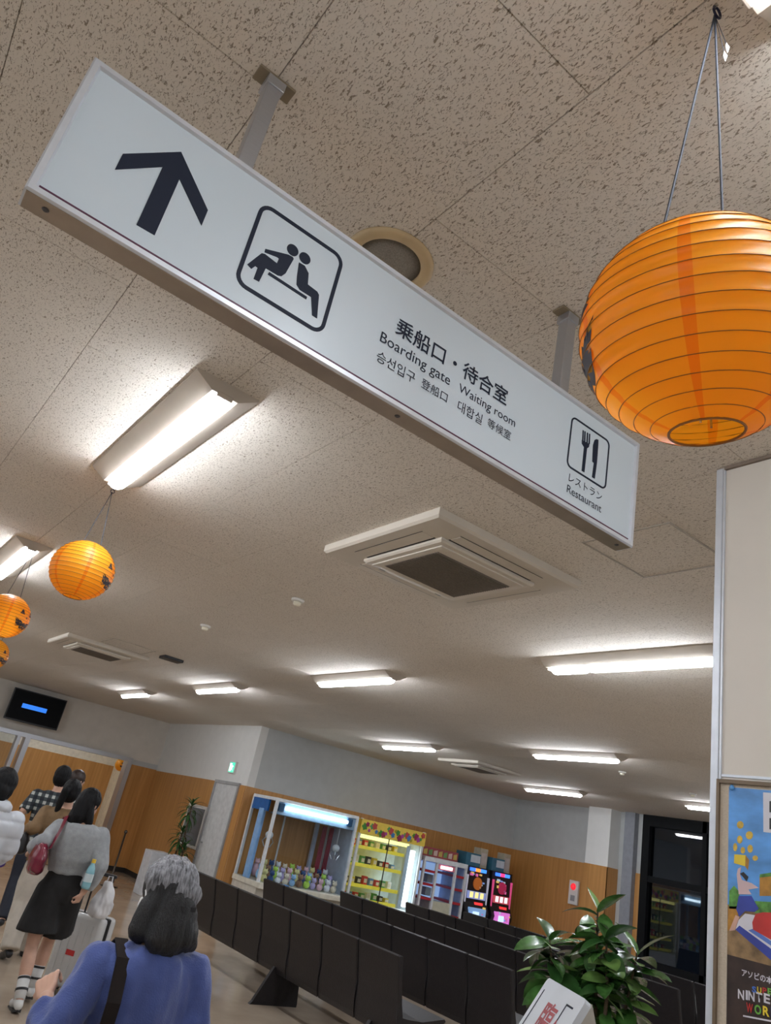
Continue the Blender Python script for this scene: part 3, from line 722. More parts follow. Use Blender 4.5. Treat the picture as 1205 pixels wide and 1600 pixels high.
# prize shelf machine
pw = 1.47
t = E('prize_shelf_machine', (8.03, 11.3, 0), 'tall lit prize cabinet with yellow shelves and colourful header', 'game machine')
MB().box((0, 0, .02), (pw, .8, .62), .01).build('cabinet', MW, t); MB().box((0, .72, .62), (pw, .8, 1.9)).build('back_panel', M('prize_back', (.55, .62, .6), .5), t)
for x in (.02, pw - .02): stick('corner_post', (x, .03, .62), (x, .03, 1.94), .02, MW, t)
MB().box((pw - .03, .05, .2), (pw, .78, 1.92)).build('side_panel', M('side_wine', (.3, .03, .05), .4), t)
hdp = MB().box((0, -.02, 1.70), (pw, .78, 1.93), .006).build('header', M('header_yellow', (.62, .45, .06), .4, emit=(.9, .6, .1), estr=.02), t)
hc = [(.05, .25, .03), (.3, .02, .08), (.4, .05, .3), (.08, .3, .1), (.5, .06, .05), (.05, .2, .45), (.35, .3, .02)]
for k in range(26):
    x = .07 + k * .053; zz = 1.815 + .062 * math.sin(k * 2.1 + k * k * .3); r = .042 + .015 * math.cos(k * 1.7)
    MB().prism([(x + r * math.cos(a) * (1.2 if i % 2 else .8), -.022, zz + r * math.sin(a) * (1.2 if i % 2 else .85)) for i, a in enumerate([2 * PI * q / 10 for q in range(10)])], (0, -.002 - .0004 * k, 0)).build('header_blossom', M(f'blossom_{k % 7}', hc[k % 7], .5), hdp)
YEL = M('shelf_yellow', (.75, .62, .05), .4, emit=(1, .85, .1), estr=.05)
for k, z in enumerate((.64, .86, 1.18, 1.46)): MB().box((.04, .12, z), (pw * .78, .7, z + .03)).build('shelf', YEL if k else MW, t); MB().box((.04, .10, z), (pw * .78, .12, z + .055)).build('shelf_lip', YEL, t)
MB().box((.04, .06, 1.63), (pw * .8, .09, 1.69)).build('lamp_strip', M('strip_yellow', (.8, .7, .1), .4, emit=(1, .9, .3), estr=.35), t)
MB().box((pw - .24, .04, .68), (pw - .14, .07, 1.6), .01).build('side_lamp', emitter('side_white', (.85, .95, 1), 1.6), t)
MB().box((pw - .05, .05, .62), (pw - .03, .72, 1.7)).build('inner_lining', M('lining_pale', (.5, .56, .6), .4), t)
MB().box((pw - .34, .05, .64), (pw - .26, .12, 1.66)).build('inner_post', M('inner_pale', (.5, .58, .65), .3), t)
MB().box((.04, 0.0, .64), (pw * .45, .008, 1.70)).build('front_glass', CG, t); MB().box((pw * .46, .012, .64), (pw - .04, .02, 1.70)).build('front_glass', CG, t)
stick('door_edge', (pw * .455, .01, .64), (pw * .455, .01, 1.70), .007, BLACK, t)
pb = [('red', (.6, .04, .05)), ('white', (.75, .75, .75)), ('black', (.03, .03, .04)), ('blue', (.1, .25, .5)), ('green', (.1, .35, .12)), ('yellow', (.7, .55, .05))]
for r, z in enumerate((.67, .89, 1.21, 1.49)):
    for k in range(8):
        cn, cc = pb[(k * 3 + r * 2 + (k // 3)) % 6]; x = 8.03 + .1 + k * .135; h = rnd.uniform(.08, .15) if r < 3 else .11
        t = E('prize_box', (x, 11.3 + .3, z), f'{cn} prize box on the {["white bottom", "lowest yellow", "middle yellow", "top yellow"][r]} shelf of the prize cabinet', 'prize box', f'{cn} prize boxes on cabinet shelf {r + 1}')
        MB().box((-.042, -.04, 0), (.042, .04, h), .003).build('carton', M('carton_' + cn, cc, .4), t)
        MB().box((-.03, -.043, h * .3), (.03, -.04, h * .75)).build('print', M('carton_print', (.7, .65, .55), .5), t)
# red and white cabinet
t = E('crane_cabinet', (9.62, 11.35, 0), 'red and white boxy prize game with three glass windows', 'game machine')
rw = 1.08; RM = M('cabinet_red', (.45, .03, .04), .35)
MB().box((0, .03, .02), (rw, .8, .40), .01).build('lower_cabinet', RM, t); MB().box((0, .7, .4), (rw, .8, 1.55)).build('back_panel', M('back_pale', (.5, .6, .78), .4), t)
MB().box((0, .0, 1.48), (rw, .8, 1.56), .008).build('roof', MW, t)
for x in (.02, .33, .80, rw - .02): stick('post', (x, .03, .4), (x, .03, 1.5), .022, MW, t)
for x0, x1 in ((.05, .3), (.83, rw - .05)):
    for z in (.62, .85, 1.08, 1.3): MB().box((x0, .02, z), (x1, .6, z + .04)).build('red_shelf', RM, t)
MB().box((.36, .0, .30), (.78, .05, .62), .006).build('prize_door', RM, t); MB().box((.36, .02, .62), (.78, .6, .85)).build('platform', M('platform_cream', (.6, .58, .45), .5), t)
MB().box((.36, .02, 1.38), (.78, .08, 1.47)).build('pink_header', M('header_pink', (.6, .2, .25), .4), t); MB().box((.42, .0, 1.40), (.70, .02, 1.45)).build('header_lamp', emitter('header_pinkwhite', (1, .75, .8), .6), t)
MB().box((.04, .66, .5), (rw - .04, .69, 1.45)).build('back_light', emitter('back_bluewhite', (.45, .65, 1.0), .10), t)
MB().box((rw - .03, .05, .4), (rw - .01, .7, 1.5)).build('right_panel', M('panel_blue', (.35, .45, .68), .3), t)
MB().box((.04, .035, .42), (rw - .04, .042, 1.46)).build('front_glass', CG, t)
for z in (.9, 1.12): MB().box((.38, .3, z), (.52, .5, z + .14), .004).build('prize_carton', M('carton_grey', (.35, .38, .4), .5), t)
MB().box((.05, .2, 1.56), (rw - .1, .6, 1.72), .01).build('top_sign', M('top_maroon', (.32, .06, .07), .45), t)
for k in range(7): MB().prism([(.1 + k * .125, .197, 1.59), (.19 + k * .125, .197, 1.59), (.19 + k * .125, .197, 1.69), (.1 + k * .125, .197, 1.67)], (0, -.003, 0)).build('top_sign_mark', M(f'topmark_{k % 3}', [(.55, .4, .1), (.15, .3, .1), (.6, .45, .4)][k % 3], .5), t)
# two fruit machines
def slot(x, wv, label, c1, c2, c3, v):
    t = E('fruit_machine', (x, 11.4, 0), label, 'game machine')
    MB().box((0, .02, .02), (wv, .6, .6), .01).build('lower_cabinet', BLACK, t)
    MB().loft([[(0, .0, .6), (wv, .0, .6), (wv, .6, .6), (0, .6, .6)], [(0, -.06, .78), (wv, -.06, .78), (wv, .6, .78), (0, .6, .78)], [(0, .02, .95), (wv, .02, .95), (wv, .6, .95), (0, .6, .95)], [(0, .06, 1.55), (wv, .06, 1.55), (wv, .6, 1.55), (0, .6, 1.55)]]).build('body', BLACK, t)
    def lit(nm, x0, x1, z0, z1, col, s, yo=.05):
        MB().box((x0 * wv, yo - .02, z0), (x1 * wv, yo + .03, z1), .004).build(nm, emitter(f'{nm}_{v}_{int(z0*100)}_{int(x0*100)}', col, s * .2), t)
    lit('lamp_panel', .15, .35, 1.47, 1.53, (.05, .2, 1), 1.3, .04); lit('lamp_panel', .6, .82, 1.47, 1.53, (.05, .25, 1), 1.3, .04); lit('lamp_panel', .38, .56, 1.47, 1.53, c1, 1.3, .04)
    MB().lathe([(.001, 0), (.11, .0), (.11, .02), (.001, .02)], (0, 0, 0), 20).build('dial', emitter(f'dial_{v}', tuple(q * .5 for q in c1), .05), t).matrix_local = Matrix.Translation((wv * .5, .03, 1.27)) @ Matrix.Rotation(PI / 2, 4, 'X')
    lit('reel_window', .12, .88, 1.0, 1.13, c2, .55, .02)
    for k in range(3): lit('reel_strip', .2 + k * .22, .34 + k * .22, 1.02, 1.12, (.9, .75, .3) if v == 0 else (.9, .9, .95), .9, .012)
    lit('button_row', .45, .8, .9, .95, (1, .05, .05), .8, .02); lit('belly_glass', .15, .85, .64, .86, c3, .6, -.06); lit('belly_badge', .3, .55, .7, .8, (.6, .8, 1), .9, -.075)
    rq = random.Random(40 + v)
    for k in range(16):
        zz = 1.16 + .26 * rq.random() if k < 8 else .62 + .24 * rq.random(); xx = .1 + .72 * rq.random()
        lit('lamp_chip', xx, xx + .05 + .06 * rq.random(), zz, zz + .02 + .03 * rq.random(), [(.3, .5, 1), (1, .7, .2), (.9, .2, .5), (.6, .8, .9)][(k + v) % 4], .3, .03 if k < 8 else -.07)
    for sx in (.03, .93): lit('edge_lamp', sx, sx + .05, .62, 1.4, (.5, .5, .6) if v == 0 else (.9, .1, .3), .35, .03)
    MB().box((.0, .1, 1.55), (wv * .62, .4, 1.78), .004).build('top_box', M('topbox_teal', (.04, .15, .22), .4), t); MB().box((.12, .095, 1.62), (wv * .6, .1, 1.75)).build('top_card', M('card_pale', (.55, .62, .66), .4), t)
    MB().box((wv * .66, .15, 1.55), (wv * .98, .35, 1.90), .004).build('leaflet_box', M('leaflet_beige', (.45, .4, .3), .5), t); MB().box((wv * .7, .145, 1.6), (wv * .94, .15, 1.82)).build('leaflet', M('leaflet_print', (.5, .45, .42), .5), t)
slot(10.76, .62, 'fruit machine with orange dial next to the red and white cabinet', (1, .28, .05), (.25, .3, .6), (.2, .35, .6), 0)
slot(11.46, .56, 'fruit machine with magenta lights in the corner by the wood wall', (1, .05, .2), (.5, .08, .1), (.75, .2, .7), 1)

# ================================================================== POSTER ON THE PARTITION
XB = XP - .001
def pp(x, y): return on_x(x, y, XP - .012)
bd = E('bulletin_board', (XP, .62, 1.1), 'brown framed beige bulletin board on the cream partition', 'bulletin board')
BO = Vector(bd.location)
def bb(n, a, b, m, par=bd, ch=0.):
    mb = MB().box(a, b, ch); mb.v = [tuple(Vector(v) - BO) for v in mb.v]; return mb.build(n, m, par)
FRB = M('frame_taupe', (.17, .12, .075), .4, metal=.2)
yL, yR, zT, zB = 1.218, -.1, 2.036, .9
bb('cork_panel', (XP - .012, yR, zB), (XP, yL, zT), M('board_fabric', (.52, .44, .34), .9, .06, 200, bump=.3, bscale=400))
for a, b in (((XP - .02, yL - .009, zB), (XP, yL, zT)), ((XP - .02, yR, zB), (XP, yR + .009, zT)), ((XP - .02, yR + .009, zT - .011), (XP, yL - .009, zT)), ((XP - .02, yR + .009, zB), (XP, yL - .009, zB + .011))): bb('frame_bar', a, b, FRB, ch=.001)
py0 = pp(1141, 1230); yl = pp(1136, 1400).y; yl = (py0.y + yl) / 2; zt = py0.z; yr = yl - .52; zb = zt - .76
po = E('poster', (XP - .012, (yl + yr) / 2, zb), 'tall theme park poster with blue sky above brown ground, pinned to the board', 'poster')
PO = Vector(po.location)
def pq(n, pts, mat, lift, par=po):
    mb = MB().prism([Vector((XP - .012 - lift, p[0], p[1])) - PO for p in pts], (-.0006, 0, 0)); return mb.build(n, mat, par)
def pxp(*pts): return [(pp(x, y).y, pp(x, y).z) for x, y in pts]
zsky = pp(1170, 1420).z; zdark = pp(1170, 1500).z
pq('sky_print', [(yl, zt), (yr, zt), (yr, zsky), (yl, zsky)], M('print_sky', (.10, .30, .66), .3, .25, 9, stretch=(1, 1, 2)), 0)
pq('ground_print', [(yl, zsky), (yr, zsky), (yr, zdark), (yl, zdark)], M('print_ochre', (.24, .15, .07), .3, .35, 30), 0)
pq('dark_print', [(yl, zdark), (yr, zdark), (yr, zb), (yl, zb)], M('print_dark', (.035, .02, .016), .3, .3, 20), 0)
c5 = lambda x, y: (1100 + x / 8., 1200 + y / 8.)
c5b = lambda x, y: (1100 + x / 8., 1400 + y / 8.)
PGOLD = M('print_gold', (.62, .40, .05), .3, .25, 60); PGRN = M('print_green', (.10, .27, .05), .3, .4, 50); PYEL = M('print_yellow', (.75, .55, .04), .3, .1); POR = M('print_orange', (.42, .20, .03), .3, .2, 40)
PRED = M('print_red', (.50, .035, .03), .3, .15); PBLUE = M('print_blue', (.04, .06, .32), .3, .2); PWH = M('print_white', (.62, .60, .64), .3, .05); PSK = M('print_skin', (.55, .33, .25), .3, .1); PBLK = M('print_black', (.02, .018, .02), .3)
def pdisc(cx, cy, rx, ry, mat, n=14): pq('gold_disc_print', pxp(*[c5(cx + rx * math.cos(2 * PI * k / n), cy + ry * math.sin(2 * PI * k / n)) for k in range(n)]), mat, .0007)
for q in ((458, 712, 42, 48), (572, 842, 45, 52), (452, 895, 34, 50), (395, 990, 26, 52), (582, 1010, 34, 50), (490, 1030, 28, 42), (645, 1128, 34, 34)): pdisc(*q, PGOLD)
pq('block_print', pxp(*[c5(*p) for p in [(385, 1080), (525, 1090), (520, 1230), (380, 1190)]]), PYEL, .0007); pq('block_print', pxp(*[c5(*p) for p in [(525, 1090), (570, 1150), (555, 1280), (520, 1230)]]), POR, .0007)
pq('hill_print', pxp(*[c5(*p) for p in [(318, 1760), (320, 1540), (380, 1470), (440, 1540), (450, 1620), (500, 1760)]]), PGRN, .0006)
pq('terrace_print', pxp(*[c5(*p) for p in [(700, 1600), (700, 1370), (900, 1350), (900, 1600)]]), POR, .0006); pq('terrace_print', pxp(*[c5(*p) for p in [(700, 1370), (705, 1330), (900, 1300), (900, 1350)]]), PGRN, .0009)
pq('terrace_print', pxp(*[c5b(*p) for p in [(310, 130), (430, 130), (420, 330), (300, 440)]]), POR, .0006); pq('lawn_print', pxp(*[c5b(*p) for p in [(600, 60), (900, 80), (900, 210), (640, 210)]]), PGRN, .0006)
pq('visitor_print', pxp(*[c5(*p) for p in [(430, 1260), (470, 1240), (455, 1330), (480, 1400), (600, 1440), (690, 1500), (560, 1520), (600, 1580), (440, 1580), (415, 1330)]]), M('print_pinkwhite', (.62, .45, .45), .3), .001)
pq('visitor_hair_print', pxp(*[c5(*p) for p in [(455, 1320), (500, 1300), (560, 1360), (540, 1420), (500, 1370)]]), PBLK, .0012)
pq('visitor_jeans_print', pxp(*[c5b(*p) for p in [(440, 0), (600, 0), (690, 160), (640, 200), (520, 190), (450, 260), (410, 170)]]), PBLUE, .0012); pq('visitor_leg_print', pxp(*[c5b(*p) for p in [(400, 240), (450, 260), (390, 430), (320, 440)]]), PSK, .0009)
pq('ride_print', pxp(*[c5b(*p) for p in [(440, 300), (520, 220), (640, 240), (900, 500), (900, 850), (400, 420)]]), PWH, .0010); pq('ride_print', pxp(*[c5b(*p) for p in [(400, 420), (450, 370), (900, 700), (900, 850)]]), PBLUE, .0014)
pq('ride_print', pxp(*[c5b(*p) for p in [(610, 330), (650, 230), (740, 205), (900, 210), (900, 580), (620, 420)]]), PRED, .0014); pq('ride_print', pxp(*[c5b(*p) for p in [(560, 430), (620, 410), (900, 600), (900, 660)]]), M('print_mid_blue', (.1, .18, .5), .3), .0012)
pq('caption_print', [(pp(*c5(745, 305)).y, pp(*c5(745, 305)).z), (pp(*c5(745, 305)).y - .3, pp(*c5(745, 305)).z), (pp(*c5(745, 305)).y - .3, pp(*c5(745, 800)).z), (pp(*c5(745, 305)).y, pp(*c5(745, 800)).z)], PWH, .0008)
YR2, XN = Vector((0, -1, 0)), Vector((-1, 0, 0))
def ptext(s, a, width_px, mat, sy=1., bold=.0, lift=.0022):
    p0 = pp(*a); p1 = pp(a[0] + width_px, a[1]); p1.z = p0.z
    text_on('lettering', s, p0, p1, YR2, ZU, XN, mat, po, PO, sy, bold, lift)
for yy in (556, 768): pq('caption_stroke', pxp(*[c5(*p) for p in [(825, yy - 140), (900, yy - 140), (900, yy - 128), (850, yy - 122), (850, yy - 20), (900, yy - 10), (900, yy), (825, yy)]]), PBLK, .0016)
def letters(word, x0, y0, wpx, hpx, cols, step_y=.12):
    x = x0
    for i, ch in enumerate(word):
        p0 = pp(x, y0 + (x - x0) * step_y); k = wpx * (.34 if ch == 'I' else 1)
        p1 = pp(x + k * .80, y0); hh = abs(pp(x, y0).z - pp(x, y0 - hpx).z)
        text_on('lettering', ch, p0, p1, YR2, ZU, XN, cols[i % len(cols)], po, PO, 1, .03, .0022, height=hh); x += k * (1 - .004 * i) + 0
        if x > 1330: break
GRY = M('print_letter_green', (.15, .4, .06), .3); CYB = M('print_letter_blue', (.06, .18, .6), .3)
ptext('アソビの本気。', (1160, 1524), 62, PWH, 1.1, .02)
letters('SUPER', 1176, 1550, 8.2, 9.5, [CYB, PYEL, PRED, GRY, PYEL])
letters('NINTENDO', 1154, 1560, 12.2, 15, [PWH], .16)
letters('WORLD', 1167, 1581, 13.0, 15, [PRED, GRY, PYEL, CYB, PRED], .2)
pq('small_print_line', pxp((1162, 1586), (1300, 1612), (1300, 1615), (1162, 1588.5)), PWH, .0014)
MB().lathe([(.001, 0), (.006, .0), (.0075, .003), (.004, .007), (.001, .008)], n=14).build('push_pin', M('pin_blue', (.12, .35, .7), .25), po, True).matrix_local = Matrix.Translation(Vector((XP - .0135, *[pp(1145, 1231)[k] for k in (1, 2)])) - PO) @ Matrix.Rotation(-PI / 2, 4, 'Y')

# ================================================================== PLANTS
def leaf_mesh(L, Wd, bend, mat, cup=.15, n=7):
    vs = []; fs = []
    for i in range(n + 1):
        f = i / n; wv = Wd * math.sin(PI * min(1, f * .93 + .05)) ** .8 * (1 - .25 * f) * (1 if i < n else .05); a = bend * f
        x = L * (math.sin(a) / bend if abs(bend) > 1e-3 else f); z = -L * (1 - math.cos(a)) / bend if abs(bend) > 1e-3 else 0
        for s in (-1, -.5, 0, .5, 1): vs.append((x, s * wv, z + abs(s) * wv * cup * (1 if abs(s) > .1 else 0) - (.0015 if s == 0 else 0)))
    for i in range(n):
        for k in range(4): a = i * 5 + k; fs.append((a, a + 1, a + 6, a + 5))
    me = bpy.data.meshes.new('leaf'); me.from_pydata(vs, [], fs); me.polygons.foreach_set('use_smooth', [True] * len(fs)); me.materials.append(mat); return me
LG = [M('leaf_green', (.060, .165, .036), .26, .35, 14, coat=.2), M('leaf_dark', (.032, .10, .024), .28, .3, 14, coat=.2), M('leaf_pale', (.17, .31, .08), .3, .35, 14, coat=.2)]
BARK = M('bark', (.12, .08, .05), .8, .2, 40)
def orient(d, roll=0):
    x = d.normalized(); up = Vector((0, 0, 1)) if abs(x.z) < .95 else Vector((1, 0, 0)); y = up.cross(x).normalized(); z = x.cross(y)
    R = Matrix((x, y, z)).transposed() @ Matrix.Rotation(roll, 3, 'X'); return R.to_4x4()
def pot(par, r0, r1, h, mat):
    MB().lathe([(r0 * .3, 0), (r0, 0), (r1, h), (r1 + .015, h), (r1 + .015, h + .03), (r1 - .015, h + .03), (r1 - .02, h - .03), (.01, h - .03)], n=28).build('pot', mat, par, True)
    MB().lathe([(r1 - .02, h - .028), (.01, h - .02)], n=20).build('soil', M('soil', (.03, .02, .015), .95, .3, 60), par)
pc = (3.13, 2.43, 0)
t = E('rubber_plant', pc, 'potted rubber plant with broad glossy leaves beside the sign stand', 'plant')
pot(t, .13, .17, .30, M('pot_white', (.6, .58, .54), .4))
lm = [leaf_mesh(.20, .052, .5, LG[0]), leaf_mesh(.18, .050, .9, LG[1]), leaf_mesh(.16, .048, .3, LG[2]), leaf_mesh(.21, .056, 1.1, LG[0])]
rp = random.Random(11)
stems = [[(.0, 0, .28), (.02, .01, .7), (.03, .0, 1.2), (.02, .02, 1.60)], [(.02, .02, .28), (-.05, .05, .7), (-.12, .10, 1.2), (-.16, .13, 1.44)], [(-.02, 0, .28), (.06, -.04, .7), (.12, -.08, 1.2), (.15, -.11, 1.46)], [(0, -.02, .28), (-.03, -.08, .8), (-.03, -.10, 1.3), (-.05, -.09, 1.50)], [(.01, .02, .28), (.06, .08, .8), (.09, .10, 1.25), (.07, .10, 1.46)]]
for sp_ in stems:
    MB().tube(sp_, [.012, .010, .008, .004], 7).build('stem', BARK, t)
    for k in range(46):
        f = .40 + .60 * (k / 45) ** .8; s = f * 3; i = min(int(s), 2); p = Vector(sp_[i]).lerp(Vector(sp_[i + 1]), s - i)
        az = k * 2.4 + rp.uniform(-.4, .4); el = (-.95 + 1.15 * f + rp.uniform(-.4, .4)) if k < 44 else .9
        dd = Vector((math.cos(az) * math.cos(el), math.sin(az) * math.cos(el), math.sin(el)))
        o = link('leaf', lm[rp.choice((0, 0, 1, 1, 2, 3))], None, t); sc = rp.uniform(.7, 1.02); o.matrix_local = Matrix.Translation(p) @ orient(dd, rp.uniform(-.5, .5)) @ Matrix.Scale(sc, 4)
# far plant on a white plinth
t = tag(MB().box((5.42, 13.62, 0), (5.78, 13.98, .70), .008).build('plinth', M('plinth_white', (.68, .69, .71), .4)), 'white box plinth against the side wall by the tall dark plant', 'plinth')
t = E('dracaena', (5.78, 13.33, 0), 'tall dark leafy corn plant between plinth and notice board', 'plant')
pot(t, .13, .16, .32, M('pot_dark', (.05, .045, .04), .5))
dl = [leaf_mesh(.30, .026, 1.5, LG[1], .3), leaf_mesh(.26, .024, 1.0, LG[1], .3)]
for stp in ([(0, 0, .3), (.02, .0, .9), (.0, .03, 1.55)], [(.03, 0, .3), (-.04, .04, .7), (-.03, .04, 1.1)], [(0, .03, .3), (.05, -.05, .6), (.04, -.06, .85)]):
    MB().tube(stp, [.02, .017, .012], 7).build('stem', BARK, t)
    top = Vector(stp[-1])
    for k in range(30):
        az = k * 2.4; el = -.5 + 1.6 * (k / 29); p = top + Vector((0, 0, -.22 + .24 * k / 29))
        dd = Vector((math.cos(az) * math.cos(el), math.sin(az) * math.cos(el), math.sin(el))); o = link('leaf', dl[k % 2], None, t); o.matrix_local = Matrix.Translation(p) @ orient(dd)
# stanchion pole
t = E('stanchion', (5.06, 14.2, 0), 'thin dark barrier post standing by the wood wall', 'stanchion')
MB().lathe([(.02, 0), (.15, 0), (.15, .012), (.03, .03), (.016, .04), (.016, .86), (.028, .865), (.028, .90), (.01, .92)], n=20).build('post', M('post_dark', (.09, .075, .06), .35, metal=.6), t, True)
# tilted sign stand
A_ = on_z(857, 1527, 1.335); B_ = on_z(917, 1562, 1.335)
hx = (B_ - A_); wst = hx.length; hx.normalize(); nrm = Vector((hx.y, -hx.x, 0))
if nrm.x > 0: nrm = -nrm
# slope: panel runs down toward its reader
cand = on_z(812, 1600, 1.335)
tl = Vector((0, 0, -1)) * .87 + nrm * .50; tl.normalize()
st = E('sign_stand', (A_ + hx * wst / 2).to_tuple()[:2] + (0,), 'white slanted notice stand with red lettering in front of the rubber plant', 'sign stand')
STO = Vector(st.location)
pn = hx.cross(tl).normalized()
if pn.dot(nrm) < 0: pn = -pn
LB = .46
q = [A_, B_, B_ + tl * LB, A_ + tl * LB]
def rr(qs, r=.02):
    out = []
    for i, p in enumerate(qs):
        a = qs[i - 1]; b = qs[(i + 1) % 4]; da = (a - p).normalized(); db = (b - p).normalized()
        for k in range(5):
            f = k / 4; th = f * PI / 2; out.append(p + da * r * (1 - math.sin(th)) + db * r * (1 - math.cos(th)))
    return out
MB().prism([p - STO for p in rr(q)], -pn * .025).build('panel', M('stand_white', (.60, .63, .67), .35, .02), st)
def sq(u, v): return A_ + hx * (u * wst) + tl * (v * LB)
def spoly(nm, pts, mat, l=.001): MB().prism([sq(*p) + pn * .0002 - STO for p in pts], pn * l).build(nm, mat, st)
spoly('border_line', [(.08, .10), (.095, .10), (.095, .95), (.08, .95)], INK); spoly('border_line', [(.09, .945), (.92, .945), (.92, .955), (.09, .955)], INK)
RDI = M('red_ink', (.36, .03, .04), .4)
for ch, v in (('臨', .38), ('時', .64)):
    text_on('lettering', ch, sq(.33, v), sq(.63, v), hx, -tl, pn, RDI, st, STO, 1, .02, .001)
spoly('map_line', [(.70, .10), (.86, .10), (.86, .115), (.715, .115), (.715, .24), (.70, .24)], INK); spoly('map_arrow', [(.66, .36), (.70, .22), (.75, .33)], RDI); spoly('map_curve', [(.74, .34), (.80, .34), (.80, .42), (.74, .54), (.70, .56), (.75, .42)], INK)
text_on('lettering', '入', sq(.62, .66), sq(.82, .66), hx, -tl, pn, RDI, st, STO, 1, .02, .001)
for u, v in ((.2, .55), (.25, .60), (.31, .64)): spoly('map_dot', [(u, v), (u + .03, v), (u + .03, v + .02), (u, v + .02)], INK)
mid = A_ + hx * wst * .5 + tl * LB * .5 - pn * .03 - STO
MB().tube([mid, Vector((mid.x, mid.y, .04))], .02, 12).build('pole', M('stand_beige', (.4, .37, .32), .5), st, True)
MB().box((mid.x - .19, mid.y - .15, 0), (mid.x + .19, mid.y + .15, .03), .008).build('base', M('stand_beige', (.4, .37, .32), .5), st)
back = [A_ - pn * .025, B_ - pn * .025, B_ + tl * LB * .5 - pn * .025, A_ + tl * LB * .5 - pn * .025]
MB().prism([p - STO for p in (B_ - pn * .025, B_ + tl * .32 - pn * .025, B_ + tl * .12 - pn * .16)], -hx * wst).build('back_box', M('stand_beige', (.4, .37, .32), .5), st)

# ================================================================== PEOPLE
SKIN = M('skin', (.56, .33, .235), .5, .05, 20); HAIR = M('black_hair', (.0035, .0033, .004), .5, .3, 60, bump=.4, bscale=120, stretch=(6, 6, .6), spec=.22)
def finish(mb, name, mat, parent=None, vox=.01, smooth=6, fold=0., fscale=(7, 7, 1.6), loc=None):
    me = bpy.data.meshes.new('tmp'); me.from_pydata(mb.v, [], mb.f); me.update()
    bm = bmesh.new(); bm.from_mesh(me)
    bmesh.ops.recalc_face_normals(bm, faces=bm.faces[:]); bm.to_mesh(me); bm.free()
    ob = bpy.data.objects.new('tmp', me); COL.objects.link(ob)
    r = ob.modifiers.new('r', 'REMESH'); r.mode = 'VOXEL'; r.voxel_size = vox
    s = ob.modifiers.new('s', 'SMOOTH'); s.iterations = smooth; s.factor = .5
    dg = bpy.context.evaluated_depsgraph_get(); nm = bpy.data.meshes.new_from_object(ob.evaluated_get(dg))
    bpy.data.objects.remove(ob)
    if fold:
        ns = [v.normal.copy() for v in nm.vertices]
        for v, n in zip(nm.vertices, ns):
            p = Vector((v.co.x * fscale[0], v.co.y * fscale[1], v.co.z * fscale[2]))
            v.co += n * (fold * mnoise.noise(p) + fold * .5 * mnoise.noise(p * 2.3 + Vector((3, 1, 7))))
        nm.update()
    nm.polygons.foreach_set('use_smooth', [True] * len(nm.polygons)); nm.name = name
    return link(name, nm, mat, parent, loc)
def er(c, rx, ry, n=18, ax=None):
    c = Vector(c); return [c + Vector((rx * math.cos(2 * PI * k / n), ry * math.sin(2 * PI * k / n), 0)) for k in range(n)]
def limb(mb, pts, rs):
    mb.tube(pts, rs, 12)
    for p, r in zip(pts, rs): mb.ell(p, (r, r, r), 12, 8)
def hand(mb, wrist, d, side, palm_n, curl=.5, s=1.0):
    """wrist position, pointing direction, side(+1 right/-1 left) for the thumb, palm normal"""
    d = Vector(d).normalized(); pn_ = Vector(palm_n); pn_ = (pn_ - d * pn_.dot(d)).normalized(); ac = d.cross(pn_).normalized() * side
    wr = Vector(wrist)
    for k in range(4):
        o = (k - 1.5) * .0215 * s
        mb.tube([wr, wr + d * .045 * s + ac * o * .8, wr + d * .085 * s + ac * o], [.016 * s, .013 * s, .011 * s], 8)
        L = [.062, .075, .07, .055][k] * s; b = wr + d * .085 * s + ac * o; pts = [b]; dd = d.copy()
        for q in range(3):
            a = curl * (q + .6); dq = (d * math.cos(a) + pn_ * math.sin(a)).normalized(); b = b + dq * L / 3 * 1.05; pts.append(b)
        mb.tube(pts, [.0098 * s, .009 * s, .0085 * s, .007 * s], 8); mb.ell(pts[-1], (.0078 * s,) * 3, 8, 6)
    tb = wr + d * .025 * s - ac * .024 * s
    mb.tube([wr + d * .01 * s, tb, tb + (d * .7 - ac * .55 + pn_ * .35).normalized() * .035 * s, tb + (d * .85 - ac * .3 + pn_ * .6).normalized() * .062 * s], [.014 * s, .013 * s, .011 * s, .0085 * s], 8)

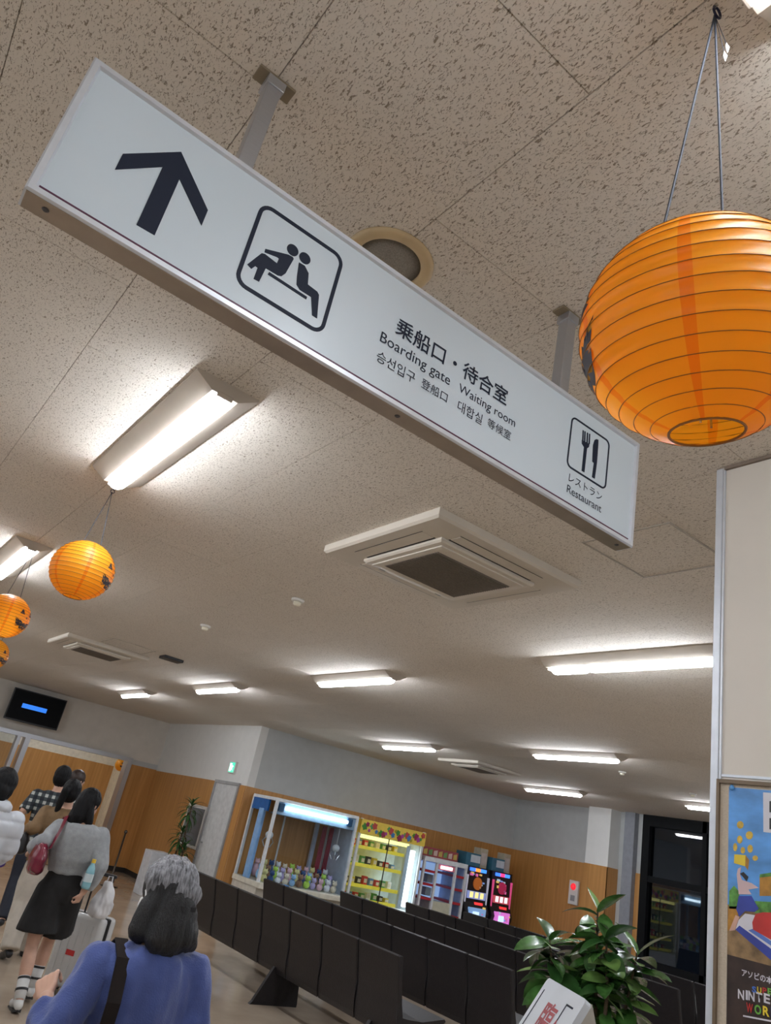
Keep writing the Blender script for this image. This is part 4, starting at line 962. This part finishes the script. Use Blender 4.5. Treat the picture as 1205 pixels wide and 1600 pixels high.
class Person:
    """local frame: facing +Y, +X is the person's right; origin on the floor"""
    def __init__(s, loc, yaw, H, label, arms, feet, head_turn=0., slim=1.0, lean=0.0, skinmat=SKIN):
        s.H = H; u = H; s.arms = {}; mb = MB(); s.lean = lean
        def tl_(z): return lean * max(0, z - .5 * u)
        s.hip = {1: Vector((.052 * u, tl_(.5 * u), .50 * u)), -1: Vector((-.052 * u, tl_(.5 * u), .50 * u))}
        tor = [(.46, .070, .060), (.50, .095, .068), (.54, .098, .068), (.60, .080, .058), (.66, .085, .062), (.73, .098, .066), (.78, .104, .062), (.815, .085, .050), (.835, .045, .040)]
        s.tor = [(z * u, a * u * slim, b * u * slim) for z, a, b in tor]
        mb.loft([er((0, tl_(z), z), a, b) for z, a, b in s.tor])
        hy = tl_(.93 * u)
        mb.tube([(0, hy * .9, .81 * u), (0, hy + .004 * u, .88 * u)], [.036 * u, .032 * u], 12)
        R = Matrix.Rotation(head_turn, 3, 'Z'); hc_ = Vector((0, hy + .012 * u, .935 * u)); s.hc = hc_; s.R = R
        mb.ell(hc_ + Vector((0, 0, .008 * u)), (.046 * u, .057 * u, .058 * u), 18, 12, R); mb.ell(hc_ + R @ Vector((0, .014 * u, -.028 * u)), (.036 * u, .040 * u, .042 * u), 14, 10, R)
        mb.ell(hc_ + R @ Vector((0, .060 * u, -.010 * u)), (.009 * u, .012 * u, .013 * u), 10, 8, R)
        mb.ell(hc_ + R @ Vector((0, .052 * u, -.037 * u)), (.016 * u, .006 * u, .007 * u), 10, 8, R)
        for sx in (-1, 1): mb.ell(hc_ + R @ Vector((sx * .047 * u, -.002 * u, -.008 * u)), (.006 * u, .013 * u, .02 * u), 10, 8, R)
        for sd in (-1, 1):
            sh = Vector((sd * .106 * u * slim, tl_(.787 * u), .787 * u)); el, wr, cu = arms[sd]; el = Vector(el); wr = Vector(wr)
            s.arms[sd] = (sh, el, wr); limb(mb, [sh, sh.lerp(el, .5), el, el.lerp(wr, .4), wr], [.033 * u, .028 * u, .024 * u, .025 * u, .017 * u])
            d = (wr - el).normalized(); hand(mb, wr, d, sd, Vector((-sd * .5, .3, -.4)), cu, u / 1.65)
        s.feet = {}
        for sd in (-1, 1):
            kn, an, toe = [Vector(q) for q in feet[sd]]; s.feet[sd] = (kn, an, toe); hp = s.hip[sd]
            limb(mb, [hp, hp.lerp(kn, .5), kn, kn.lerp(an, .35), an], [.054 * u, .045 * u, .031 * u, .033 * u, .020 * u])
            limb(mb, [an, an.lerp(toe, .6) + Vector((0, 0, -.01)), toe], [.022 * u, .022 * u, .015 * u])
        s.body = finish(mb, 'person', skinmat, None, .0048 if loc[1] < 4 else .0085, 2); s.body.location = loc; s.body.rotation_euler = (0, 0, yaw); tag(s.body, label, 'person')
        EYE = M('eye_dark', (.02, .014, .01), .2)
        for sx in (-1, 1): MB().ell(hc_ + R @ Vector((sx * .019 * u, .050 * u, .004 * u)), (.008 * u, .005 * u, .005 * u), 10, 6, R).build('eye', EYE, s.body, True)
    def tl(s, z): return s.lean * max(0, z - .5 * s.H)
    def top(s, name, mat, z0, pad=.02, sleeve=1.0, flare=.0, fold=.006, hem=None, cuff=.04, sl_pad=.014, neck=True, fs=(9, 9, 2.2)):
        mb = MB(); u = s.H; rings = []
        for z, a, b in s.tor:
            if z < z0: continue
            rings.append((z, a + pad, b + pad))
        z, a, b = rings[0]; base = [(z0, max(a, rings[0][1]) + flare, b + flare)]
        if hem: base = [(z0, hem[0], hem[1])] + [(z0 + .05, hem[0] * 1.06, hem[1] * 1.06)]
        allr = base + [r for r in rings if r[0] > base[-1][0] + .01]
        allr = [(z, a, b) if z < .82 * u else (z, a - .005, b - .005) for z, a, b in allr]
        mb.loft([er((0, s.tl(z), z), a, b) for z, a, b in allr])
        for sd in (-1, 1):
            sh, el, wr = s.arms[sd]; pts = [sh, sh.lerp(el, .5), el, el.lerp(wr, .5), el.lerp(wr, 1 - cuff / max((wr - el).length, .01))]; rs = [.034 * u + sl_pad, .030 * u + sl_pad, .027 * u + sl_pad, .027 * u + sl_pad, .021 * u + sl_pad]
            n = 5 if sleeve >= 1 else 3
            mb.tube(pts[:n], rs[:n], 14)
            for p, r in list(zip(pts, rs))[:n - 1]: mb.ell(p, (r, r, r), 12, 8)
        return finish(mb, name, mat, s.body, .010, 5, fold, fs)
    def trousers(s, name, mat, wide=.016, zend=.05, waist=.60, fold=.004, hem=None):
        mb = MB(); u = s.H
        tr = [(z, a + .010, b + .010) for z, a, b in s.tor if z <= waist * u + .001]
        mb.loft([er((0, s.tl(z), z), a, b) for z, a, b in tr])
        for sd in (-1, 1):
            kn, an, toe = s.feet[sd]; hp = s.hip[sd]; path = [hp, hp.lerp(kn, .5), kn, kn.lerp(an, .5), an + Vector((0, 0, .0))]; rs = [.056 * u + wide * .5, .048 * u + wide, .036 * u + wide, .032 * u + wide, .026 * u + wide]
            if hem is not None:
                f = hem; path = [hp, hp.lerp(kn, .45 * f), hp.lerp(kn, f)]; rs = [.060 * u + wide * .5, .062 * u + wide, .066 * u + wide * 1.5]
            mb.tube(path, rs, 16)
            for p, r in list(zip(path, rs))[:-1]: mb.ell(p, (r, r, r), 12, 8)
        return finish(mb, name, mat, s.body, .010, 5, fold)
    def shoes(s, mat, sole=None):
        u = s.H
        for sd in (-1, 1):
            kn, an, toe = s.feet[sd]; d = (toe - an); d.normalize(); mb = MB(); heel = an - Vector((d.x, d.y, 0)) * .035 + Vector((0, 0, -.03)); ball = an.lerp(toe, .7) + Vector((0, 0, -.012))
            limb(mb, [heel, an + Vector((0, 0, -.012)), ball, toe + d * .015], [.033, .038, .036, .028])
            o = finish(mb, 'shoe', mat, s.body, .008, 4)
            if sole:
                so = MB(); a = heel + Vector((0, 0, -.022)); b = toe + d * .02 + Vector((0, 0, -.018)); sd_ = Vector((-d.y, d.x, 0)).normalized() * .038
                so.prism([a - sd_ * .8, b - sd_ * .7, b + d * .018, b + sd_ * .7, a + sd_ * .8, a - d * .025], (0, 0, -.022)).build('sole', sole, o)
    def hair_cap(s, mat, r=1.0, extra=(), name='hair', vox=.008, back=.0, fold=.0035):
        u = s.H; mb = MB(); R = s.R; c = s.hc
        mb.ell(c + R @ Vector((0, -.008 * u, .016 * u)), (.0545 * u * r, .062 * u * r, .060 * u * r), 18, 12, R)
        mb.ell(c + R @ Vector((0, -.022 * u, -.012 * u)), (.053 * u * r, .048 * u * r, .058 * u * r), 16, 10, R)
        for pts, rs in extra: limb(mb, [c + R @ (Vector(p) * u) for p in pts], [q * u for q in rs])
        return finish(mb, name, mat, s.body, vox, 4, fold, (60, 60, 6))

def stance(H, fwd_r=.0, fwd_l=.0, lift_r=0., lift_l=0.):
    out = {}
    for sd, f, lf in ((1, fwd_r, lift_r), (-1, fwd_l, lift_l)):
        an = Vector((sd * .055 * H, f, .055 + lf)); hp = Vector((sd * .052 * H, 0, .5 * H)); kn = hp.lerp(an, .5) + Vector((0, .045 + max(0, -f) * .10, .01))
        d = Vector((sd * .03, .17, -.03 - lf * 1.0)); out[sd] = (kn, an, an + d)
    return out

# 1: blue cardigan woman, seen from behind
H = 1.48
p1 = Person((1.145, 2.63, 0), rad(-6), H, 'elderly person with grey tied hair, blue cardigan and dark strap, seen from behind',
            {-1: ((-.262, -.09, .965), (-.272, .035, 1.05), 1.05), 1: ((.21, -.05, .92), (.20, .12, .80), .5)}, stance(H, .12, -.12), head_turn=rad(14), slim=.97)
BLUE = M('blue_cardigan', (.062, .095, .29), .85, .10, 18, bump=.35, bscale=220, sheen=.3)
p1.top('cardigan', BLUE, .66, pad=.026, flare=.05, fold=.016, sl_pad=.014, cuff=.03, fs=(16, 16, 2.2))
p1.trousers('trousers', M('charcoal_trousers', (.03, .03, .035), .8), wide=.02)
p1.shoes(M('shoe_black', (.015, .015, .016), .5))
u = H
GREYH = M('silver_hair', (.20, .20, .215), .5, .62, 34, bump=.6, bscale=90, stretch=(5, 2, 1)); DKH = M('dark_grey_hair', (.012, .0115, .0125), .5, .6, 30, bump=.6, bscale=90, stretch=(5, 5, .6))
p1.hair_cap(DKH, 1.06, extra=[([(0, -.04, -.02), (0, -.05, -.07), (.0, -.05, -.085)], [.05, .048, .035]), ([(-.04, -.02, -.02), (-.055, -.02, -.07), (-.05, -.015, -.085)], [.026, .026, .015]), ([(.04, -.02, -.02), (.058, -.025, -.07), (.072, -.035, -.085)], [.03, .03, .016]), ([(.02, -.055, -.03), (.035, -.06, -.07), (.058, -.055, -.085)], [.03, .032, .018]), ([(-.02, -.055, -.03), (-.03, -.06, -.08), (-.035, -.055, -.09)], [.026, .026, .014])], fold=.006)
mb = MB(); c = p1.hc; R = p1.R
mb.ell(c + R @ Vector((0, -.006 * u, .028 * u)), (.060 * u, .067 * u, .056 * u), 18, 12, R); mb.ell(c + R @ Vector((.012 * u, -.05 * u, .012 * u)), (.045 * u, .03 * u, .035 * u), 14, 9, R)
finish(mb, 'hair_top', GREYH, p1.body, .008, 4, .005, (50, 50, 6))
mb = MB().box((-.03, -.012, -.008), (.03, .012, .008), .003); mb.v = [tuple(c + R @ (Vector((.012 * u, -.078 * u, -.012 * u)) + Vector(v))) for v in mb.v]; mb.build('hair_clip', BLACK, p1.body)
mb = MB().ell(c + R @ Vector((0, .038 * u, -.032 * u)), (.040 * u, .030 * u, .036 * u), 14, 10, R); mb.build('face_mask', M('mask_white', (.75, .74, .72), .8), p1.body, True)
for sx in (-1, 1): MB().tube([c + R @ Vector((sx * .038 * u, .04 * u, -.015 * u)), c + R @ Vector((sx * .055 * u, .0, .004 * u)), c + R @ Vector((sx * .058 * u, -.012 * u, -.010 * u)), c + R @ Vector((sx * .052 * u, -.004 * u, -.035 * u)), c + R @ Vector((sx * .036 * u, .04 * u, -.05 * u))], .0028, 6).build('mask_loop', M('mask_loop', (.72, .70, .68), .8), p1.body)
# her shoulder bag: strap over the left shoulder
bg = E('shoulder_bag', (1.145, 2.63, 0), 'dark brown shoulder bag with wide strap over the blue cardigan', 'bag', rz=rad(-6))
STR = M('dark_brown_strap', (.012, .0075, .0065), .6, .1, 40, spec=.2)
def ribbon(pts, wd, nrm_, name, mat, par, th=.006):
    rings = []
    for i, p in enumerate(pts):
        p = Vector(p); d = (Vector(pts[min(i + 1, len(pts) - 1)]) - Vector(pts[max(i - 1, 0)])).normalized(); n = Vector(nrm_[i]).normalized(); a = d.cross(n).normalized()
        rings.append([p + a * wd / 2 + n * th / 2, p - a * wd / 2 + n * th / 2, p - a * wd / 2 - n * th / 2, p + a * wd / 2 - n * th / 2])
    return MB().loft(rings).build(name, mat, par)
ribbon([(-.25, .14, .73), (-.16, .16, .85), (-.125, .165, 1.02), (-.11, .12, 1.17), (-.105, .02, 1.238), (-.11, -.085, 1.205), (-.118, -.148, 1.10), (-.125, -.165, .98), (-.17, -.185, .84), (-.25, -.17, .73)], .042, [(0, 1, .1), (0, 1, .1), (0, 1, .1), (0, 1, .5), (0, 0, 1), (0, -.8, .7), (0, -1, .3), (0, -1, 0), (0, -1, 0), (0, -1, 0)], 'strap', STR, bg)
finish(MB().box((-.40, -.20, .46), (-.245, .18, .74), .03), 'bag_body', STR, bg, .012, 6)

# 2: grey sweater woman
H = 1.575
ft = {-1: (Vector((-.075, -.02, .40)), Vector((-.06, -.20, .085)), Vector((-.075, -.07, .035))), 1: (Vector((.06, .16, .42)), Vector((.05, .12, .10)), Vector((.06, .27, .06)))}
p2 = Person((2.06, 6.84, 0), rad(-8), H, 'person in grey sweater and black culottes pulling a white suitcase', {-1: ((-.25, -.10, 1.14), (-.30, .14, 1.05), .9), 1: ((.22, -.12, 1.03), (.16, -.10, .83), 1.2)}, ft, head_turn=rad(-55))
p2.top('sweater', M('grey_sweater', (.30, .315, .325), .9, .08, 30, bump=.3, bscale=200, sheen=.3), .93, pad=.045, hem=(.15, .115), fold=.014, sl_pad=.026, cuff=.03)
p2.trousers('culottes', M('black_culottes', (.011, .0105, .011), .85, .15, 20), wide=.035, hem=.74, fold=.008)
SHW = M('sneaker_white', (.66, .66, .64), .5); p2.shoes(SHW, M('sole_dark', (.03, .03, .03), .6))
for sd in (-1, 1):
    kn, an, toe = p2.feet[sd]; d = (kn - an).normalized(); a0_ = an; so = MB().tube([an, an + d * .07, an + d * .15], [.040, .042, .046], 14).build('sock', M('sock_white', (.66, .66, .65), .8), p2.body, True)
    for q in (.055, .13): MB().tube([an + d * q, an + d * (q + .016)], .0465, 14).build('sock_band', BLACK, so)
p2.hair_cap(HAIR, 1.06, extra=[([(0, -.04, 0), (0, -.05, -.07), (-.01, -.055, -.12)], [.045, .045, .035]), ([(.03, -.02, -.02), (.045, -.01, -.08), (.05, .0, -.13)], [.028, .024, .014]), ([(-.03, -.04, -.04), (-.045, -.06, -.12), (-.05, -.07, -.20)], [.028, .022, .012])])
t = E('shoulder_bag', (2.06, 6.84, 0), 'glossy burgundy shoulder bag under the arm of the grey sweater', 'bag', rz=rad(-8))
BUR = M('burgundy_leather', (.17, .010, .030), .22, .15, 12, coat=.4)
mb = MB(); mb.loft([er((-.262, -.10, z), a, b) for z, a, b in ((.90, .04, .10), (.93, .065, .15), (1.02, .07, .155), (1.10, .05, .13), (1.13, .03, .11))]); finish(mb, 'bag_body', BUR, t, .010, 5, .008, (14, 14, 9))
ribbon([(-.22, .02, 1.10), (-.19, .05, 1.22), (-.155, .03, 1.335), (-.15, -.04, 1.345), (-.17, -.12, 1.26), (-.21, -.17, 1.10)], .03, [(-1, .3, .3), (-1, .4, .4), (-.6, .2, 1), (-.6, -.3, 1), (-1, -.6, .3), (-1, -.4, .2)], 'strap', BUR, t)
# suitcase
def suitcase(loc, yaw, label, mat, hh=.52, wd=.40, dp_=.24, tilt=0.):
    t = E('suitcase', loc, label, 'suitcase', rz=yaw)
    if tilt: t.rotation_euler = (tilt, 0, yaw)
    MB().box((-wd / 2, -dp_ / 2, .06), (wd / 2, -.012, .06 + hh), .035).build('front_shell', mat, t, True); MB().box((-wd / 2, .012, .06), (wd / 2, dp_ / 2, .06 + hh), .035).build('rear_shell', mat, t, True)
    MB().box((-wd / 2 - .002, -.018, .062), (wd / 2 + .002, .018, .062 + hh - .004), .012).build('zip_band', BLACK, t)
    m = MB()
    for k in range(5): x = -wd / 2 + .07 + k * (wd - .14) / 4; m.box((x - .008, -dp_ / 2 - .004, .12), (x + .008, -dp_ / 2 + .01, hh), .003)
    m.build('ribs', mat, t)
    for sx in (-1, 1):
        for sy in (-1, 1):
            wh = MB().lathe([(.006, -.012), (.026, -.010), (.026, .010), (.006, .012)], n=16); wh.v = [(v[2] + sx * (wd / 2 - .05), v[1] + sy * (dp_ / 2 - .04), v[0] + .027) for v in wh.v]; wh.build('wheel', BLACK, t); MB().box((sx * (wd / 2 - .05) - .02, sy * (dp_ / 2 - .04) - .02, .045), (sx * (wd / 2 - .05) + .02, sy * (dp_ / 2 - .04) + .02, .07)).build('caster', BLACK, t)
    for sx in (-1, 1): MB().tube([(sx * .09, .03, .06 + hh - .01), (sx * .09, .03, .92)], .008, 8).build('telescopic_bar', BLACK, t)
    MB().box((-.11, .015, .905), (.11, .05, .935), .01).build('grip', BLACK, t); MB().box((wd / 2 - .002, -.05, .3), (wd / 2 + .016, .05, .33), .006).build('side_handle', BLACK, t)
    MB().box((-.05, -dp_ / 2 - .006, .30), (.03, -dp_ / 2 - .002, .34)).build('sticker', RED, t)
    return t
suitcase((2.50, 7.22, 0), rad(-50), 'white hard shell suitcase rolling beside the grey sweater', M('suitcase_white', (.56, .56, .55), .25, .03, coat=.3), hh=.55, wd=.40)
t = E('plastic_bag', (2.48, 6.98, .62), 'white plastic shopping bag hanging over the suitcase handle', 'bag')
mb = MB(); mb.loft([er((0, 0, z), a, b) for z, a, b in ((0, .06, .05), (.03, .095, .07), (.12, .10, .07), (.2, .07, .05), (.28, .03, .02))]); finish(mb, 'sack', M('plastic_white', (.70, .70, .72), .35, .03), t, .009, 3, .016, (18, 18, 8))
MB().tube([(-.02, 0, .27), (-.015, 0, .32), (.02, 0, .32), (.025, 0, .27)], .006, 6).build('loop_handle', M('plastic_white', (.7, .7, .72), .35), t)
t = E('bottle', (2.17, 6.60, .87), 'blue drink bottle with yellow cap by the grey sweater', 'bottle')
MB().lathe([(.005, 0), (.032, .0), (.034, .02), (.034, .12), (.028, .15), (.014, .18), (.014, .19)], n=18).build('bottle_body', M('bottle_blue', (.25, .50, .58), .15), t, True); MB().lathe([(.016, .188), (.016, .215), (.004, .217)], n=14).build('cap', M('cap_yellow', (.75, .5, .05), .4), t)
MB().lathe([(.0348, .05), (.0348, .11)], n=18, cap=False).build('bottle_label', M('bottle_label', (.6, .7, .72), .4), t, True)

# 3: tan jacket woman
H = 1.60
p3 = Person((2.30, 8.35, 0), rad(-8), H, 'person in tan jacket and cream trousers with black ponytail', {-1: ((-.23, -.08, 1.12), (-.27, .12, 1.08), .9), 1: ((.21, -.05, 1.05), (.2, .12, .9), .6)}, stance(H, .15, -.22, 0, .05), head_turn=rad(-25))
p3.top('jacket', M('tan_jacket', (.22, .135, .065), .8, .1, 20, bump=.3), .82, pad=.032, flare=.02, fold=.010, sl_pad=.020)
p3.trousers('trousers', M('cream_trousers', (.50, .45, .38), .8), wide=.045, fold=.008); p3.shoes(BLACK)
p3.hair_cap(HAIR, 1.05, extra=[([(0, -.055, .03), (-.01, -.085, .0), (-.02, -.085, -.08), (-.025, -.08, -.15)], [.022, .026, .022, .010])])
MB().lathe([(.012, -.006), (.018, 0), (.012, .006)], tuple(p3.hc + p3.R @ Vector((0, -.10, .05))), 12).build('hair_tie', M('tie_red', (.4, .1, .08), .6), p3.body)
t = E('handbag', (2.30, 8.35, 0), 'black handbag hanging on the arm of the tan jacket', 'bag', rz=rad(-8))
mb = MB().loft([er((-.29, .06, z), a, b) for z, a, b in ((.86, .05, .12), (.89, .07, .15), (1.0, .065, .14), (1.05, .04, .12))]); finish(mb, 'bag_body', M('bag_black', (.015, .014, .015), .35), t, .010, 4)
MB().tube([(-.29, -.02, 1.04), (-.28, .0, 1.12), (-.27, .08, 1.135), (-.28, .14, 1.04)], .008, 8).build('handle', BLACK, t)

# 4: checked shirt man
def check_mat():
    m = bpy.data.materials.new('checked_cloth'); m.use_nodes = True; nt = m.node_tree; N = nt.nodes; L = nt.links; b = N['Principled BSDF']; b.inputs['Roughness'].default_value = .85
    tc = N.new('ShaderNodeTexCoord'); sp2 = N.new('ShaderNodeSeparateXYZ'); L.new(tc.outputs['Object'], sp2.inputs[0])
    def band(sock, k):
        ml = N.new('ShaderNodeMath'); ml.operation = 'MULTIPLY'; ml.inputs[1].default_value = k; L.new(sock, ml.inputs[0]); fr = N.new('ShaderNodeMath'); fr.operation = 'FRACT'; L.new(ml.outputs[0], fr.inputs[0]); g = N.new('ShaderNodeMath'); g.operation = 'GREATER_THAN'; g.inputs[1].default_value = .55; L.new(fr.outputs[0], g.inputs[0]); return g.outputs[0]
    a = band(sp2.outputs['X'], 13); c = band(sp2.outputs['Z'], 13); ad = N.new('ShaderNodeMath'); ad.operation = 'ADD'; L.new(a, ad.inputs[0]); L.new(c, ad.inputs[1])
    rp_ = N.new('ShaderNodeValToRGB'); rp_.color_ramp.interpolation = 'CONSTANT'; rp_.color_ramp.elements[0].color = (.012, .014, .02, 1); rp_.color_ramp.elements[1].position = .34; rp_.color_ramp.elements[1].color = (.04, .05, .055, 1)
    e = rp_.color_ramp.elements.new(.75); e.color = (.42, .43, .40, 1); hf = N.new('ShaderNodeMath'); hf.operation = 'MULTIPLY'; hf.inputs[1].default_value = .5; L.new(ad.outputs[0], hf.inputs[0]); L.new(hf.outputs[0], rp_.inputs[0]); L.new(rp_.outputs[0], b.inputs['Base Color']); return m
H = 1.71
p4 = Person((2.52, 9.75, 0), rad(-14), H, 'person in black and white checked shirt and dark trousers', {-1: ((-.28, -.08, 1.17), (-.30, .16, 1.08), .8), 1: ((.25, -.05, 1.12), (.24, .12, .95), .6)}, stance(H, .18, -.28, 0, .06), head_turn=rad(-10), slim=1.1, lean=.06)
p4.top('checked_shirt', check_mat(), .85, pad=.03, flare=.01, fold=.008, sl_pad=.02, sleeve=.5)
NAVY = M('navy_trousers', (.012, .015, .026), .8); p4.trousers('trousers', NAVY, wide=.02); p4.shoes(BLACK); p4.hair_cap(HAIR, 1.04)
t = E('tote_bag', (2.20, 9.90, .56), 'purple tote bag carried beside the checked shirt', 'bag')
PUR = M('purple_cloth', (.12, .06, .36), .7)
mb = MB().loft([er((0, 0, z), a, b) for z, a, b in ((0, .06, .14), (.03, .08, .17), (.3, .07, .17), (.36, .05, .165))]); finish(mb, 'sack', PUR, t, .012, 3, .01, (9, 9, 5))
for sx in (-1, 1): MB().tube([(sx * .04, -.08, .34), (sx * .03, -.05, .46), (0, 0, .49), (sx * .03, .05, .46), (sx * .04, .08, .34)], .008, 6).build('handle', PUR, t)
# 5: person partly hidden beyond the man
H = 1.70
p5 = Person((2.98, 10.75, 0), rad(-10), H, 'person in dark clothes mostly hidden beyond the checked shirt', {-1: ((-.24, -.05, 1.10), (-.22, .12, .95), .5), 1: ((.24, -.05, 1.10), (.22, .12, .95), .5)}, stance(H, .12, -.18), head_turn=rad(-60))
p5.top('coat', M('dark_coat', (.03, .03, .035), .8), .8, pad=.03, fold=.008); p5.trousers('trousers', NAVY, wide=.02); p5.shoes(BLACK); p5.hair_cap(M('brown_hair', (.03, .016, .011), .45), 1.03)
# 6: white puffer jacket
H = 1.59
p6 = Person((1.285, 6.54, 0), rad(-12), H, 'person in white puffer jacket with short black hair', {-1: ((-.26, -.08, 1.08), (-.2, .12, .95), .6), 1: ((.19, .0, 1.06), (.12, .19, .98), .8)}, stance(H, -.15, .15, .05, 0), head_turn=rad(-10))
PUF = M('white_puffer', (.60, .63, .68), .55, .04, 8)
jk = p6.top('puffer_jacket', PUF, .80, pad=.045, flare=.0, fold=.022, sl_pad=.026, cuff=.05)
for z in (.92, 1.04, 1.16): pass
for v in jk.data.vertices:
    v.co += v.normal * (.014 * (abs(math.sin((v.co.z - .80) * PI / .115)) ** .5 - .6))
jk.data.update()
p6.trousers('trousers', M('black_trousers', (.012, .012, .014), .8), wide=.025); p6.shoes(BLACK)
p6.hair_cap(HAIR, 1.17, extra=[([(0, -.04, -.02), (0, -.045, -.07)], [.052, .045])])
mb = MB().ell(p6.hc + Vector((0, -.07, -.15)), (.13, .09, .07), 16, 10); finish(mb, 'hood', PUF, p6.body, .012, 4, .012, (12, 12, 12))
t = E('backpack', (1.305, 6.54, 0), 'black backpack worn on the back of the white puffer jacket', 'bag', rz=rad(-12))
mb = MB().box((-.34, -.30, .70), (-.15, -.18, 1.20), .04); finish(mb, 'bag_body', M('bag_black', (.015, .014, .015), .35), t, .014, 5)
MB().tube([(-.25, -.22, 1.17), (-.2, -.16, 1.30), (-.16, -.02, 1.375), (-.17, .13, 1.28), (-.2, .16, 1.1)], .013, 8).build('strap', BLACK, t)
